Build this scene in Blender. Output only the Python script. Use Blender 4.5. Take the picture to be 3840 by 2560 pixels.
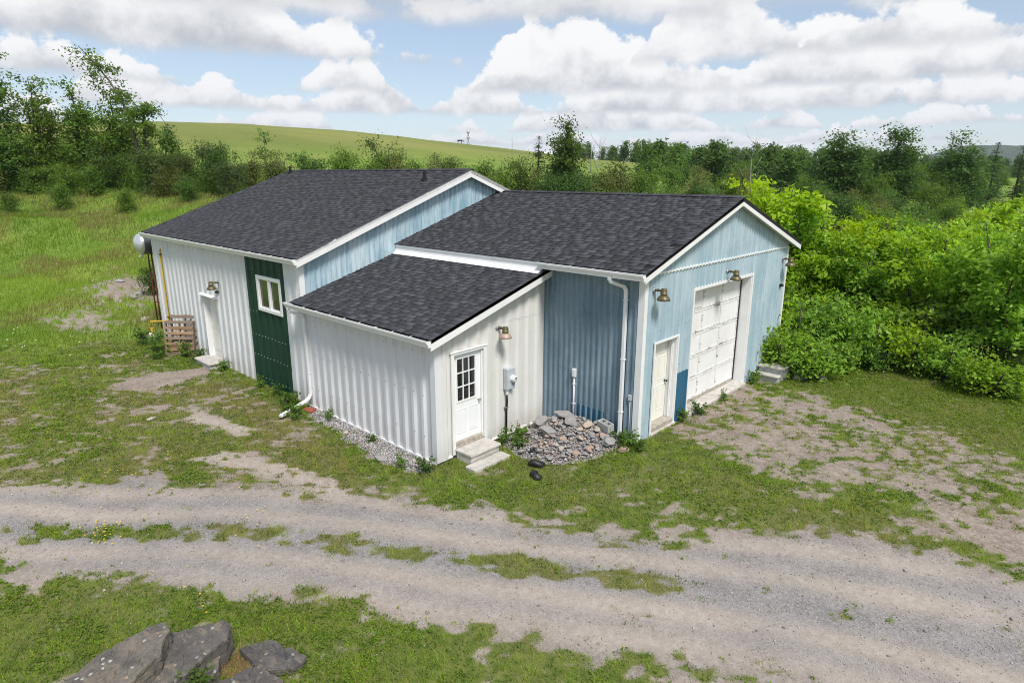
import bpy, math, random
import numpy as np
from mathutils import Vector, Matrix

for _o in list(bpy.data.objects):
    bpy.data.objects.remove(_o, do_unlink=True)
scene = bpy.context.scene
COL = scene.collection
PI = math.pi

# ------------------------------------------------------------------ camera
CAM = Vector((7.0545, -11.7145, 5.8511))
_yaw, _pit, _rol = 0.7516, -0.2575, 0.0019
FW = Vector((-math.sin(_yaw) * math.cos(_pit), math.cos(_yaw) * math.cos(_pit), math.sin(_pit)))
_r0 = Vector((math.cos(_yaw), math.sin(_yaw), 0))
_u0 = _r0.cross(FW)
_R = _r0 * math.cos(_rol) + _u0 * math.sin(_rol)
_U = _u0 * math.cos(_rol) - _r0 * math.sin(_rol)
cam_d = bpy.data.cameras.new('camera')
cam_d.sensor_width = 36.0
cam_d.lens = 2368.85 / 3840 * 36
cam_d.clip_start = 0.1
cam_d.clip_end = 12000
cam = bpy.data.objects.new('camera', cam_d)
COL.objects.link(cam)
cam.matrix_world = Matrix(((_R.x, _U.x, -FW.x, CAM.x), (_R.y, _U.y, -FW.y, CAM.y), (_R.z, _U.z, -FW.z, CAM.z), (0, 0, 0, 1)))
scene.camera = cam

# ------------------------------------------------------------------ render settings
scene.render.engine = 'CYCLES'
scene.view_settings.view_transform = 'Standard'
scene.view_settings.look = 'None'
scene.view_settings.gamma = 1.0
scene.view_settings.exposure = 0.70
scene.view_settings.use_curve_mapping = False
scene.cycles.use_denoising = True
scene.cycles.denoising_prefilter = 'NONE'
scene.cycles.pixel_filter_type = 'BLACKMAN_HARRIS'
scene.cycles.filter_width = 1.0
scene.cycles.max_bounces = 6
scene.cycles.diffuse_bounces = 3
scene.cycles.transparent_max_bounces = 6
scene.cycles.sample_clamp_indirect = 6.0

# ------------------------------------------------------------------ light
SUN_AZ = Vector((0.92, -0.39, 0)).normalized()
SUN_EL = math.radians(54)
sun_dir = Vector((SUN_AZ.x * math.cos(SUN_EL), SUN_AZ.y * math.cos(SUN_EL), math.sin(SUN_EL)))
sd = bpy.data.lights.new('sun', 'SUN')
sd.energy = 2.5
sd.angle = math.radians(14)
sd.color = (1.0, 0.955, 0.88)
sun = bpy.data.objects.new('sun', sd)
COL.objects.link(sun)
sun.rotation_euler = sun_dir.to_track_quat('Z', 'Y').to_euler()
sun.location = (10, 10, 30)


class NT:
    """small helper to write node trees as expressions"""
    def __init__(s, tree):
        s.t = tree

    def n(s, typ, ins=None, **props):
        nd = s.t.nodes.new(typ)
        for k, v in props.items():
            setattr(nd, k, v)
        for k, v in (ins or {}).items():
            s.put(nd.inputs[k], v)
        return nd

    def put(s, sock, v):
        if isinstance(v, bpy.types.NodeSocket):
            s.t.links.new(v, sock)
        elif v is not None:
            sock.default_value = v

    def m(s, op, a, b=None, c=None, clamp=False):
        nd = s.t.nodes.new('ShaderNodeMath')
        nd.operation = op
        nd.use_clamp = clamp
        for i, v in enumerate((a, b, c)):
            s.put(nd.inputs[i], v)
        return nd.outputs[0]

    def ss(s, v, a, b, lo=0.0, hi=1.0):
        nd = s.t.nodes.new('ShaderNodeMapRange')
        nd.interpolation_type = 'SMOOTHSTEP'
        for i, q in enumerate((v, a, b, lo, hi)):
            s.put(nd.inputs[i], q)
        return nd.outputs[0]

    def mix(s, f, a, b, blend='MIX'):
        nd = s.t.nodes.new('ShaderNodeMix')
        nd.data_type = 'RGBA'
        nd.blend_type = blend
        s.put(nd.inputs[0], f)
        for i, v in ((6, a), (7, b)):
            if isinstance(v, tuple) and len(v) == 3:
                v = v + (1.0,)
            s.put(nd.inputs[i], v)
        return nd.outputs[2]

    def noise(s, vec, scale, detail=3.0, rough=0.5, dist=0.0):
        nd = s.t.nodes.new('ShaderNodeTexNoise')
        s.put(nd.inputs['Vector'], vec)
        nd.inputs['Scale'].default_value = scale
        nd.inputs['Detail'].default_value = detail
        nd.inputs['Roughness'].default_value = rough
        nd.inputs['Distortion'].default_value = dist
        return nd.outputs[0]

    def xyz(s, x, y, z):
        nd = s.t.nodes.new('ShaderNodeCombineXYZ')
        for i, v in enumerate((x, y, z)):
            s.put(nd.inputs[i], v)
        return nd.outputs[0]

    def scale(s, vec, sc):
        nd = s.t.nodes.new('ShaderNodeMapping')
        s.put(nd.inputs[0], vec)
        nd.inputs[3].default_value = sc
        return nd.outputs[0]


world = bpy.data.worlds.new('World')
scene.world = world
world.use_nodes = True
wt = world.node_tree
wt.nodes.clear()
w = NT(wt)
_out = w.n('ShaderNodeOutputWorld')
_sky = w.n('ShaderNodeTexSky', sky_type='NISHITA', sun_disc=False, sun_elevation=SUN_EL,
           sun_rotation=math.atan2(SUN_AZ.x, SUN_AZ.y), altitude=300.0, air_density=1.0, dust_density=0.6, ozone_density=1.4)
SKY_STRENGTH = 0.085
CL_SEED = 26.93
_tc = w.n('ShaderNodeTexCoord').outputs['Generated']
_sep = w.n('ShaderNodeSeparateXYZ', {0: _tc})
_dz = w.m('MAXIMUM', _sep.outputs[2], 0.004)
_hy = w.m('SQRT', w.m('ADD', w.m('MULTIPLY', _sep.outputs[0], _sep.outputs[0]), w.m('MULTIPLY', _sep.outputs[1], _sep.outputs[1])))
_hy = w.m('MAXIMUM', _hy, 0.02)
_cx = w.m('DIVIDE', _sep.outputs[0], _hy)
_cy = w.m('DIVIDE', _sep.outputs[1], _hy)
_tan = w.m('DIVIDE', _dz, _hy)
# clear air behind the clouds: sky colour x strength
col = w.mix(1.0, _sky.outputs[0], (SKY_STRENGTH,) * 3, 'MULTIPLY')
col = w.mix(0.30, col, (0.42, 0.47, 0.54))           # thin high veil of cloud
# banks of fair-weather cumulus, far to near (distances in units of the cloud-base height)
BANKS = (38, 23, 16, 11.6, 8.6, 6.4, 4.7)
for j, D in enumerate(BANKS):
    zc = w.m('MULTIPLY', _tan, D)
    px = w.m('MULTIPLY', _cx, D)
    py = w.m('MULTIPLY', _cy, D)
    colm = w.noise(w.xyz(px, py, CL_SEED + j * 5.3), 0.50 if D < 20 else .36, 1.0, 0.5)
    bil = w.noise(w.xyz(px, py, w.m('MULTIPLY', zc, 1.15)), 1.7, 5.0, 0.6)
    bb = w.m('SUBTRACT', bil, 0.5)
    hc = w.m('MULTIPLY', w.m('SUBTRACT', colm, 0.395 if D < 20 else .415), 3.4)          # cloud depth above its base
    topz = w.m('ADD', w.m('MINIMUM', hc, 1.0), w.m('MULTIPLY', bb, 1.05))
    up = w.m('SUBTRACT', zc, 1.0)
    a = w.ss(w.m('SUBTRACT', topz, up), 0.0, 0.085)
    flat = w.ss(w.m('ADD', up, w.m('MULTIPLY', bb, 0.28)), -0.05, 0.08)
    al = w.m('MULTIPLY', a, flat)
    rel = w.m('ADD', w.m('DIVIDE', up, w.m('ADD', w.m('MAXIMUM', hc, 0.12), 0.22)), w.m('MULTIPLY', bb, 1.5))
    lit = w.ss(rel, -0.20, 0.50)
    c = w.mix(lit, (0.325, 0.34, 0.372), (0.615, 0.615, 0.62))
    col = w.mix(al, col, c)
# undersides of the nearer clouds overhead
_dzz = w.m('MAXIMUM', _sep.outputs[2], 0.1)
ov = w.noise(w.xyz(w.m('DIVIDE', _sep.outputs[0], _dzz), w.m('DIVIDE', _sep.outputs[1], _dzz), CL_SEED), 0.42, 6.0, 0.55)
oa = w.m('MULTIPLY', w.ss(ov, 0.47, 0.56), w.ss(_tan, 0.20, 0.27))
col = w.mix(oa, col, w.mix(w.ss(ov, 0.48, 0.66), (0.58, 0.59, 0.61), (0.35, 0.36, 0.385)))
haze = w.m('POWER', 2.718, w.m('MULTIPLY', _dz, -20.0))
col = w.mix(w.m('MULTIPLY', haze, 0.92), col, (0.50, 0.545, 0.615))
_bg = w.n('ShaderNodeBackground', {'Color': col, 'Strength': 1.0})
wt.links.new(_bg.outputs[0], _out.inputs[0])
world.cycles.sampling_method = 'MANUAL'
world.cycles.sample_map_resolution = 512

# ------------------------------------------------------------------ mesh helpers
def tag(o, label=None, category=None, group=None, kind=None):
    if label: o['label'] = label
    if category: o['category'] = category
    if group: o['group'] = group
    if kind: o['kind'] = kind
    return o


def link(name, me, mat=None, parent=None):
    o = bpy.data.objects.new(name, me)
    COL.objects.link(o)
    if parent is not None:
        o.parent = parent
    if mat is not None and me is not None:
        if not me.materials:
            me.materials.append(mat)
    return o


def np_mesh(name, V, F, smooth=False, attrs=None):
    """V (n,3), F (m,k) arrays -> mesh; attrs: name -> (n,) or (n,3) point data"""
    V = np.asarray(V, np.float32)
    F = np.asarray(F, np.int32)
    me = bpy.data.meshes.new(name)
    k = F.shape[1]
    me.vertices.add(len(V))
    me.vertices.foreach_set('co', V.ravel())
    me.loops.add(F.size)
    me.loops.foreach_set('vertex_index', F.ravel())
    me.polygons.add(len(F))
    me.polygons.foreach_set('loop_start', np.arange(0, F.size, k, dtype=np.int32))
    me.polygons.foreach_set('loop_total', np.full(len(F), k, np.int32))
    if smooth:
        me.polygons.foreach_set('use_smooth', np.ones(len(F), bool))
    for an, av in (attrs or {}).items():
        av = np.asarray(av, np.float32)
        if av.ndim == 1:
            at = me.attributes.new(an, 'FLOAT', 'POINT')
            at.data.foreach_set('value', av)
        else:
            at = me.attributes.new(an, 'FLOAT_COLOR', 'POINT')
            c4 = np.ones((len(av), 4), np.float32)
            c4[:, :3] = av
            at.data.foreach_set('color', c4.ravel())
    me.update()
    return me


def empty(name, loc=(0, 0, 0), rz=0.0):
    o = bpy.data.objects.new(name, None)
    COL.objects.link(o)
    o.location = loc
    o.rotation_euler = (0, 0, rz)
    o.empty_display_size = 0.2
    return o


class MB:
    """collects shapes into one mesh"""
    def __init__(s):
        s.v = []
        s.f = []
        s.sm = []

    def add(s, vs, fs, smooth=False):
        b = len(s.v)
        s.v.extend([tuple(p) for p in vs])
        s.f.extend([[b + i for i in f] for f in fs])
        s.sm.extend([smooth] * len(fs))
        return s

    def box(s, a, b):
        x0, y0, z0 = a
        x1, y1, z1 = b
        x0, x1 = min(x0, x1), max(x0, x1)
        y0, y1 = min(y0, y1), max(y0, y1)
        z0, z1 = min(z0, z1), max(z0, z1)
        return s.add([(x0, y0, z0), (x1, y0, z0), (x1, y1, z0), (x0, y1, z0), (x0, y0, z1), (x1, y0, z1), (x1, y1, z1), (x0, y1, z1)],
                     [(0, 3, 2, 1), (4, 5, 6, 7), (0, 1, 5, 4), (1, 2, 6, 5), (2, 3, 7, 6), (3, 0, 4, 7)])

    def obox(s, o, ux, uy, uz):
        """box from corner o along three edge vectors"""
        o, ux, uy, uz = Vector(o), Vector(ux), Vector(uy), Vector(uz)
        p = [o, o + ux, o + ux + uy, o + uy]
        return s.add(p + [q + uz for q in p], [(0, 3, 2, 1), (4, 5, 6, 7), (0, 1, 5, 4), (1, 2, 6, 5), (2, 3, 7, 6), (3, 0, 4, 7)])

    def bbox(s, a, b, r):
        """axis box with chamfered edges"""
        x0, y0, z0 = [min(p, q) for p, q in zip(a, b)]
        x1, y1, z1 = [max(p, q) for p, q in zip(a, b)]
        r = min(r, (x1 - x0) * .45, (y1 - y0) * .45, (z1 - z0) * .45)
        ring = lambda z, q: [(x0 + r, y0 + q, z), (x1 - r, y0 + q, z), (x1 - q, y0 + r, z), (x1 - q, y1 - r, z),
                             (x1 - r, y1 - q, z), (x0 + r, y1 - q, z), (x0 + q, y1 - r, z), (x0 + q, y0 + r, z)]
        rs = [ring(z0, r), ring(z0 + r, 0), ring(z1 - r, 0), ring(z1, r)]
        vs = [p for q in rs for p in q]
        fs = [tuple(range(7, -1, -1)), tuple(range(24, 32))]
        for i in range(3):
            for j in range(8):
                fs.append((i * 8 + j, i * 8 + (j + 1) % 8, i * 8 + 8 + (j + 1) % 8, i * 8 + 8 + j))
        return s.add(vs, fs)

    def prism(s, poly, vec):
        vec = Vector(vec)
        n = len(poly)
        p = [Vector(q) for q in poly]
        fs = [tuple(range(n - 1, -1, -1)), tuple(range(n, 2 * n))] + [(i, (i + 1) % n, n + (i + 1) % n, n + i) for i in range(n)]
        return s.add(p + [q + vec for q in p], fs)

    def tube(s, path, rad, n=8, cap=True, smooth=True):
        path = [Vector(p) for p in path]
        if not hasattr(rad, '__len__'):
            rad = [rad] * len(path)
        vs, fs = [], []
        prev = None
        for i, p in enumerate(path):
            d = (path[min(i + 1, len(path) - 1)] - path[max(i - 1, 0)])
            d = d.normalized() if d.length > 1e-9 else Vector((0, 0, 1))
            if prev is None:
                a = d.orthogonal().normalized()
            else:
                a = (prev - d * prev.dot(d))
                a = a.normalized() if a.length > 1e-6 else d.orthogonal().normalized()
            prev = a
            b = d.cross(a)
            for j in range(n):
                t = 2 * PI * j / n
                vs.append(p + (a * math.cos(t) + b * math.sin(t)) * rad[i])
        for i in range(len(path) - 1):
            for j in range(n):
                fs.append((i * n + j, i * n + (j + 1) % n, (i + 1) * n + (j + 1) % n, (i + 1) * n + j))
        if cap:
            fs.append(tuple(range(n - 1, -1, -1)))
            fs.append(tuple(range((len(path) - 1) * n, len(path) * n)))
        return s.add(vs, fs, smooth)

    def rtube(s, path, wx, wy, side):
        """rectangular pipe along path; side = a vector kept as the wide axis"""
        path = [Vector(p) for p in path]
        vs, fs = [], []
        for i, p in enumerate(path):
            d = (path[min(i + 1, len(path) - 1)] - path[max(i - 1, 0)]).normalized()
            a = Vector(side)
            a = (a - d * a.dot(d)).normalized()
            b = d.cross(a)
            c = 0.25
            for sx, sy in ((-1, -1 + c), (-1 + c, -1), (1 - c, -1), (1, -1 + c), (1, 1 - c), (1 - c, 1), (-1 + c, 1), (-1, 1 - c)):
                vs.append(p + a * sx * wx + b * sy * wy)
        n = 8
        for i in range(len(path) - 1):
            for j in range(n):
                fs.append((i * n + j, i * n + (j + 1) % n, (i + 1) * n + (j + 1) % n, (i + 1) * n + j))
        fs.append(tuple(range(n - 1, -1, -1)))
        fs.append(tuple(range((len(path) - 1) * n, len(path) * n)))
        return s.add(vs, fs)

    def lathe(s, prof, c=(0, 0, 0), axis=(0, 0, 1), n=20, smooth=True):
        """prof: (radius, height along axis)"""
        ax = Vector(axis).normalized()
        a = ax.orthogonal().normalized()
        b = ax.cross(a)
        c = Vector(c)
        vs, fs = [], []
        for r, h in prof:
            for j in range(n):
                t = 2 * PI * j / n
                vs.append(c + ax * h + (a * math.cos(t) + b * math.sin(t)) * r)
        for i in range(len(prof) - 1):
            for j in range(n):
                fs.append((i * n + j, i * n + (j + 1) % n, (i + 1) * n + (j + 1) % n, (i + 1) * n + j))
        return s.add(vs, fs, smooth)

    def mesh(s, name):
        me = bpy.data.meshes.new(name)
        me.from_pydata(s.v, [], s.f)
        if any(s.sm):
            me.polygons.foreach_set('use_smooth', s.sm)
        me.update()
        return me

    def build(s, name, mat, parent=None):
        return link(name, s.mesh(name), mat, parent)


# ------------------------------------------------------------------ value noise (numpy)
_prm = np.random.RandomState(11).rand(512, 512).astype(np.float32)


def vnoise(x, y, seed=0):
    x = np.asarray(x, np.float64) + seed * 37.31
    y = np.asarray(y, np.float64) + seed * 91.17
    xi, yi = np.floor(x).astype(np.int64), np.floor(y).astype(np.int64)
    fx, fy = x - xi, y - yi
    fx, fy = fx * fx * (3 - 2 * fx), fy * fy * (3 - 2 * fy)
    g = lambda a, b: _prm[a & 511, b & 511]
    return (g(xi, yi) * (1 - fx) + g(xi + 1, yi) * fx) * (1 - fy) + (g(xi, yi + 1) * (1 - fx) + g(xi + 1, yi + 1) * fx) * fy


def fbm(x, y, octs=4, seed=0, gain=0.5):
    t, a, n = 0, 1.0, 0
    for i in range(octs):
        t = t + a * vnoise(x * 2 ** i, y * 2 ** i, seed + i)
        n += a
        a *= gain
    return t / n


def S(v):
    v = np.clip(v, 0, 1)
    return v * v * (3 - 2 * v)


# ------------------------------------------------------------------ materials
def new_mat(name):
    m = bpy.data.materials.new(name)
    m.use_nodes = True
    m.node_tree.nodes.clear()
    t = NT(m.node_tree)
    out = t.n('ShaderNodeOutputMaterial')
    return m, t, out


def pbsdf(t, out, color, rough=0.6, metal=0.0, spec=0.5, bump=None, bump_s=0.2, bump_d=0.01):
    b = t.n('ShaderNodeBsdfPrincipled')
    if isinstance(color, tuple) and len(color) == 3:
        color = color + (1.0,)
    t.put(b.inputs['Base Color'], color)
    t.put(b.inputs['Roughness'], rough)
    t.put(b.inputs['Metallic'], metal)
    t.put(b.inputs['Specular IOR Level'], spec)
    if bump is not None:
        bn = t.n('ShaderNodeBump', {'Height': bump, 'Strength': bump_s, 'Distance': bump_d})
        t.t.links.new(bn.outputs[0], b.inputs['Normal'])
    t.t.links.new(b.outputs[0], out.inputs[0])
    return b


def POS(t):
    return t.n('ShaderNodeNewGeometry').outputs['Position']


def OBJ(t):
    return t.n('ShaderNodeTexCoord').outputs['Object']


def simple(name, color, rough=0.6, metal=0.0, var=0.12, scale=6.0, spec=0.5, bump=0.0, fine=60.0):
    """painted or plain stuff with uneven tone"""
    m, t, out = new_mat(name)
    p = OBJ(t)
    n1 = t.noise(p, scale, 4, 0.6)
    n2 = t.noise(p, fine, 2, 0.5)
    f = t.m('ADD', t.m('MULTIPLY', n1, 0.7), t.m('MULTIPLY', n2, 0.3))
    f = t.ss(f, 0.3, 0.7)
    c0 = tuple(c * (1 - var) for c in color)
    c1 = tuple(min(1, c * (1 + var)) for c in color)
    pbsdf(t, out, t.mix(f, c0, c1), rough, metal, spec, n2 if bump else None, bump)
    return m


def siding_mat(name, ca, cb, streak, dirt, dirtc, rough=0.42, lower=0.0, spots=0.0):
    """painted steel sheet: fade between two paint tones in vertical streaks, grime, scuffs"""
    m, t, out = new_mat(name)
    p = POS(t)
    st = t.noise(t.scale(p, (7.0, 7.0, 0.55)), 1.0, 4, 0.6)
    bl = t.noise(p, 0.9, 4, 0.6)
    f = t.m('ADD', t.m('MULTIPLY', st, streak), t.m('MULTIPLY', bl, 1 - streak))
    c = t.mix(t.ss(f, 0.36, 0.64), ca, cb)
    rn = t.n('ShaderNodeObjectInfo').outputs['Random']
    c = t.mix(t.m('MULTIPLY', t.m('SUBTRACT', rn, 0.5), 0.16), c, tuple(x * 0.55 for x in ca))
    d = t.ss(t.noise(t.scale(p, (16, 16, 1.1)), 1.0, 5, 0.65), 0.53, 0.78)
    c = t.mix(t.m('MULTIPLY', d, dirt), c, dirtc)
    sc = t.ss(t.noise(p, 14.0, 3, 0.7), 0.66, 0.75)
    c = t.mix(t.m('MULTIPLY', sc, dirt * 0.8 + spots), c, dirtc)
    if lower:
        z = t.n('ShaderNodeSeparateXYZ', {0: p}).outputs[2]
        sp = t.m('MULTIPLY', t.ss(t.m('ADD', z, t.m('MULTIPLY', t.noise(p, 3.0, 4), 0.5)), 0.75, -0.05), lower)
        c = t.mix(sp, c, (0.36, 0.31, 0.25))
    pbsdf(t, out, c, t.m('MULTIPLY_ADD', bl, 0.3, rough - 0.1), 0.0, 0.4, t.noise(p, 5.0, 2), 0.08, 0.02)
    return m


M = {}
M['white_a'] = siding_mat('white_siding', (0.665, 0.68, 0.695), (0.735, 0.745, 0.75), 0.3, 0.26, (0.42, 0.42, 0.41), lower=0.35)
M['white_c'] = siding_mat('white_siding_panel', (0.655, 0.66, 0.685), (0.72, 0.725, 0.745), 0.3, 0.20, (0.44, 0.43, 0.42), lower=0.25)
M['white_w'] = siding_mat('ivory_siding', (0.66, 0.655, 0.63), (0.72, 0.72, 0.70), 0.4, 0.22, (0.50, 0.44, 0.38), lower=0.3)
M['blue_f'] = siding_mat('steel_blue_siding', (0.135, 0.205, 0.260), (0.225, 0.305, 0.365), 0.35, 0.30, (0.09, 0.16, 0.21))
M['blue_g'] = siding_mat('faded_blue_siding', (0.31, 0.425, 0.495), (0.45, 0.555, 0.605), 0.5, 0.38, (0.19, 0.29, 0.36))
M['blue_a'] = siding_mat('weathered_blue_siding', (0.24, 0.39, 0.48), (0.55, 0.66, 0.71), 0.55, 0.75, (0.10, 0.25, 0.34))
M['blue_new'] = siding_mat('new_blue_siding', (0.022, 0.105, 0.180), (0.032, 0.125, 0.21), 0.5, 0.15, (0.03, 0.1, 0.16))
M['green'] = siding_mat('green_siding', (0.0045, 0.036, 0.020), (0.006, 0.045, 0.026), 0.5, 0.2, (0.01, 0.03, 0.02), rough=0.45)
M['trim'] = simple('white_trim', (0.80, 0.80, 0.80), 0.4, var=0.05, scale=2.5)
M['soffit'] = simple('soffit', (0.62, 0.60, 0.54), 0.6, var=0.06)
M['frame'] = simple('white_vinyl', (0.82, 0.82, 0.82), 0.35, var=0.03)
M['cream'] = simple('cream_door_paint', (0.80, 0.785, 0.72), 0.4, var=0.04, scale=2)
M['doorwhite'] = simple('white_door_paint', (0.84, 0.85, 0.86), 0.35, var=0.03, scale=2)
M['concrete'] = simple('concrete', (0.50, 0.47, 0.43), 0.85, var=0.22, scale=5, bump=0.3, fine=90)
M['block'] = simple('grey_concrete', (0.42, 0.42, 0.40), 0.9, var=0.18, scale=7, bump=0.3, fine=120)
M['wood_sill'] = simple('grey_wood', (0.38, 0.34, 0.29), 0.85, var=0.3, scale=9, bump=0.2)
M['bronze'] = simple('bronze_lamp', (0.125, 0.105, 0.050), 0.42, 0.25, var=0.3, scale=14)
M['pinkshade'] = simple('faded_copper_shade', (0.42, 0.31, 0.26), 0.5, 0.1, var=0.2, scale=14)
M['galv'] = simple('galvanised', (0.35, 0.36, 0.37), 0.5, 0.5, var=0.2, scale=20)
M['meter'] = simple('meter_grey', (0.50, 0.53, 0.57), 0.45, 0.1, var=0.08)
M['black'] = simple('black_plastic', (0.012, 0.012, 0.013), 0.5, var=0.4)
M['steel'] = simple('steel_knob', (0.55, 0.54, 0.52), 0.25, 0.9, var=0.1)
M['pvc'] = simple('white_pvc', (0.74, 0.75, 0.77), 0.4, var=0.06)
M['yellow'] = simple('yellow_gas_pipe', (0.66, 0.42, 0.05), 0.45, var=0.15)
M['rust'] = simple('red_oxide_steel', (0.15, 0.035, 0.020), 0.6, 0.1, var=0.3, scale=12)
M['silver'] = simple('silver_tank', (0.62, 0.64, 0.66), 0.3, 0.55, var=0.12, scale=5)
M['tankgrey'] = simple('grey_tank', (0.20, 0.22, 0.23), 0.5, 0.3, var=0.2, scale=8)
M['brick'] = simple('red_brick', (0.30, 0.085, 0.05), 0.85, var=0.25, scale=9, bump=0.3)
M['dark_fill'] = simple('dark_gap', (0.03, 0.027, 0.025), 0.8, var=0.3)
M['roofmetal'] = simple('black_vent', (0.012, 0.012, 0.013), 0.85, var=0.2, spec=.2)
M['bark'] = simple('bark', (0.11, 0.095, 0.08), 0.9, var=0.4, scale=4, bump=0.3, fine=30)
M['bark_dark'] = simple('dark_bark', (0.060, 0.052, 0.043), 0.9, var=0.4, scale=4, bump=0.3, fine=30)
M['dead'] = simple('grey_dead_wood', (0.34, 0.31, 0.28), 0.9, var=0.2, scale=4)


def wood_mat():
    m, t, out = new_mat('pallet_wood')
    p = OBJ(t)
    rn = t.n('ShaderNodeObjectInfo').outputs['Random']
    g = t.noise(t.scale(p, (3, 30, 30)), 1.0, 4, 0.6)
    c = t.mix(t.ss(g, 0.3, 0.7), (0.19, 0.115, 0.070), (0.44, 0.285, 0.165))
    c = t.mix(t.ss(rn, 0.35, 0.75), c, t.mix(g, (0.14, 0.105, 0.08), (0.30, 0.23, 0.17)))
    pbsdf(t, out, c, 0.85, bump=g, bump_s=0.3)
    return m


M['pallet'] = wood_mat()


def shingle_mat():
    m, t, out = new_mat('asphalt_shingle')
    p = POS(t)
    tone = t.n('ShaderNodeAttribute', attribute_name='tone').outputs['Fac']
    gr = t.noise(p, 190.0, 2, 0.7)
    bl = t.noise(p, 1.3, 3, 0.6)
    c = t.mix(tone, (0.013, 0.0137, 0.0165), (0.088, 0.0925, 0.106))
    c = t.mix(t.ss(gr, 0.35, 0.75), c, t.mix(0.3, c, (0.13, 0.13, 0.14)))
    c = t.mix(t.m('MULTIPLY', t.ss(bl, 0.4, 0.75), 0.35), c, (0.055, 0.057, 0.062))
    pbsdf(t, out, c, 0.88, spec=0.3, bump=gr, bump_s=0.5, bump_d=0.004)
    return m


M['shingle'] = shingle_mat()


def peel_mat(name, amount):
    m, t, out = new_mat(name)
    p = POS(t)
    h = t.noise(t.scale(p, (9, 2.2, 26)), 1.0, 5, 0.65)
    v = t.noise(t.scale(p, (9, 14, 3.0)), 1.0, 5, 0.65)
    big = t.noise(p, 1.6, 3, 0.6)
    q = t.m('ADD', t.m('MAXIMUM', h, t.m('SUBTRACT', v, 0.05)), t.m('MULTIPLY', t.m('SUBTRACT', big, 0.5), 0.35))
    f = t.ss(q, 0.70 - amount, 0.75 - amount)
    wood = t.mix(h, (0.17, 0.155, 0.145), (0.40, 0.37, 0.34))
    c = t.mix(t.ss(big, 0.35, 0.7), (0.80, 0.80, 0.80), (0.74, 0.73, 0.72))
    pbsdf(t, out, t.mix(f, c, wood), 0.65, bump=f, bump_s=-0.4)
    return m


M['peel_panel'] = peel_mat('peeling_white_paint', -0.02)
M['peel_rail'] = peel_mat('badly_peeling_white_paint', 0.135)


def glass_mat(name, tint, rough=0.03):
    m, t, out = new_mat(name)
    p = POS(t)
    pbsdf(t, out, tint, rough, 0.0, 1.0, t.noise(p, 1.2, 2), 0.02, 0.05)
    return m


M['glass'] = glass_mat('window_glass', (0.055, 0.058, 0.035))
M['glass_dark'] = glass_mat('door_glass', (0.010, 0.011, 0.012))


def stone_mat(name, c0, c1, c2, scale=6.0, lichen=0.0, bed=0.0):
    m, t, out = new_mat(name)
    p = OBJ(t)
    rn = t.n('ShaderNodeObjectInfo').outputs['Random']
    n = t.noise(p, scale, 5, 0.65)
    f = t.noise(p, scale * 9, 3, 0.6)
    c = t.mix(t.ss(n, 0.35, 0.65), c0, c1)
    c = t.mix(t.m('MULTIPLY', t.ss(rn, 0.3, 0.9), 0.8), c, c2)
    c = t.mix(t.m('MULTIPLY', t.ss(f, 0.45, 0.75), 0.4), c, tuple(x * 0.45 for x in c0))
    if bed:
        b = t.noise(t.scale(p, (2.0, 9.0, 30.0)), 1.0, 4, 0.6)
        c = t.mix(t.ss(b, 0.50, 0.72), c, (0.20, 0.165, 0.125))
    if lichen:
        vo = t.n('ShaderNodeTexVoronoi', {'Vector': p, 'Scale': 15.0, 'Randomness': 1.0})
        sel = t.m('GREATER_THAN', t.n('ShaderNodeSeparateColor', {0: vo.outputs['Color']}).outputs[0], 0.86)
        dd = t.m('ADD', vo.outputs['Distance'], t.m('MULTIPLY', f, 0.55))
        li = t.m('MULTIPLY', t.ss(dd, 0.66, 0.50), sel)
        c = t.mix(t.m('MULTIPLY', li, lichen * .7), c, t.mix(t.m('GREATER_THAN', n, 0.58), (0.50, 0.51, 0.47), (0.45, 0.25, 0.09)))
    pbsdf(t, out, c, 0.88, bump=t.m('ADD', n, t.m('MULTIPLY', f, 0.4)), bump_s=0.6, bump_d=0.03)
    return m


M['boulder'] = stone_mat('lichen_slab', (0.085, 0.077, 0.068), (0.18, 0.157, 0.13), (0.14, 0.122, 0.105), 3.2, 1.0, 1.0)
M['boulder_dark'] = stone_mat('dark_slab', (0.065, 0.061, 0.060), (0.125, 0.114, 0.105), (0.10, 0.090, 0.082), 3.5, 0.6, 0.5)
M['stone_grey'] = stone_mat('grey_fieldstone', (0.26, 0.25, 0.245), (0.42, 0.40, 0.385), (0.36, 0.345, 0.34))
M['stone_pink'] = stone_mat('pink_fieldstone', (0.36, 0.25, 0.20), (0.50, 0.38, 0.31), (0.44, 0.30, 0.23))
M['stone_tan'] = stone_mat('tan_fieldstone', (0.40, 0.335, 0.26), (0.54, 0.47, 0.38), (0.48, 0.44, 0.40))


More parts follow.
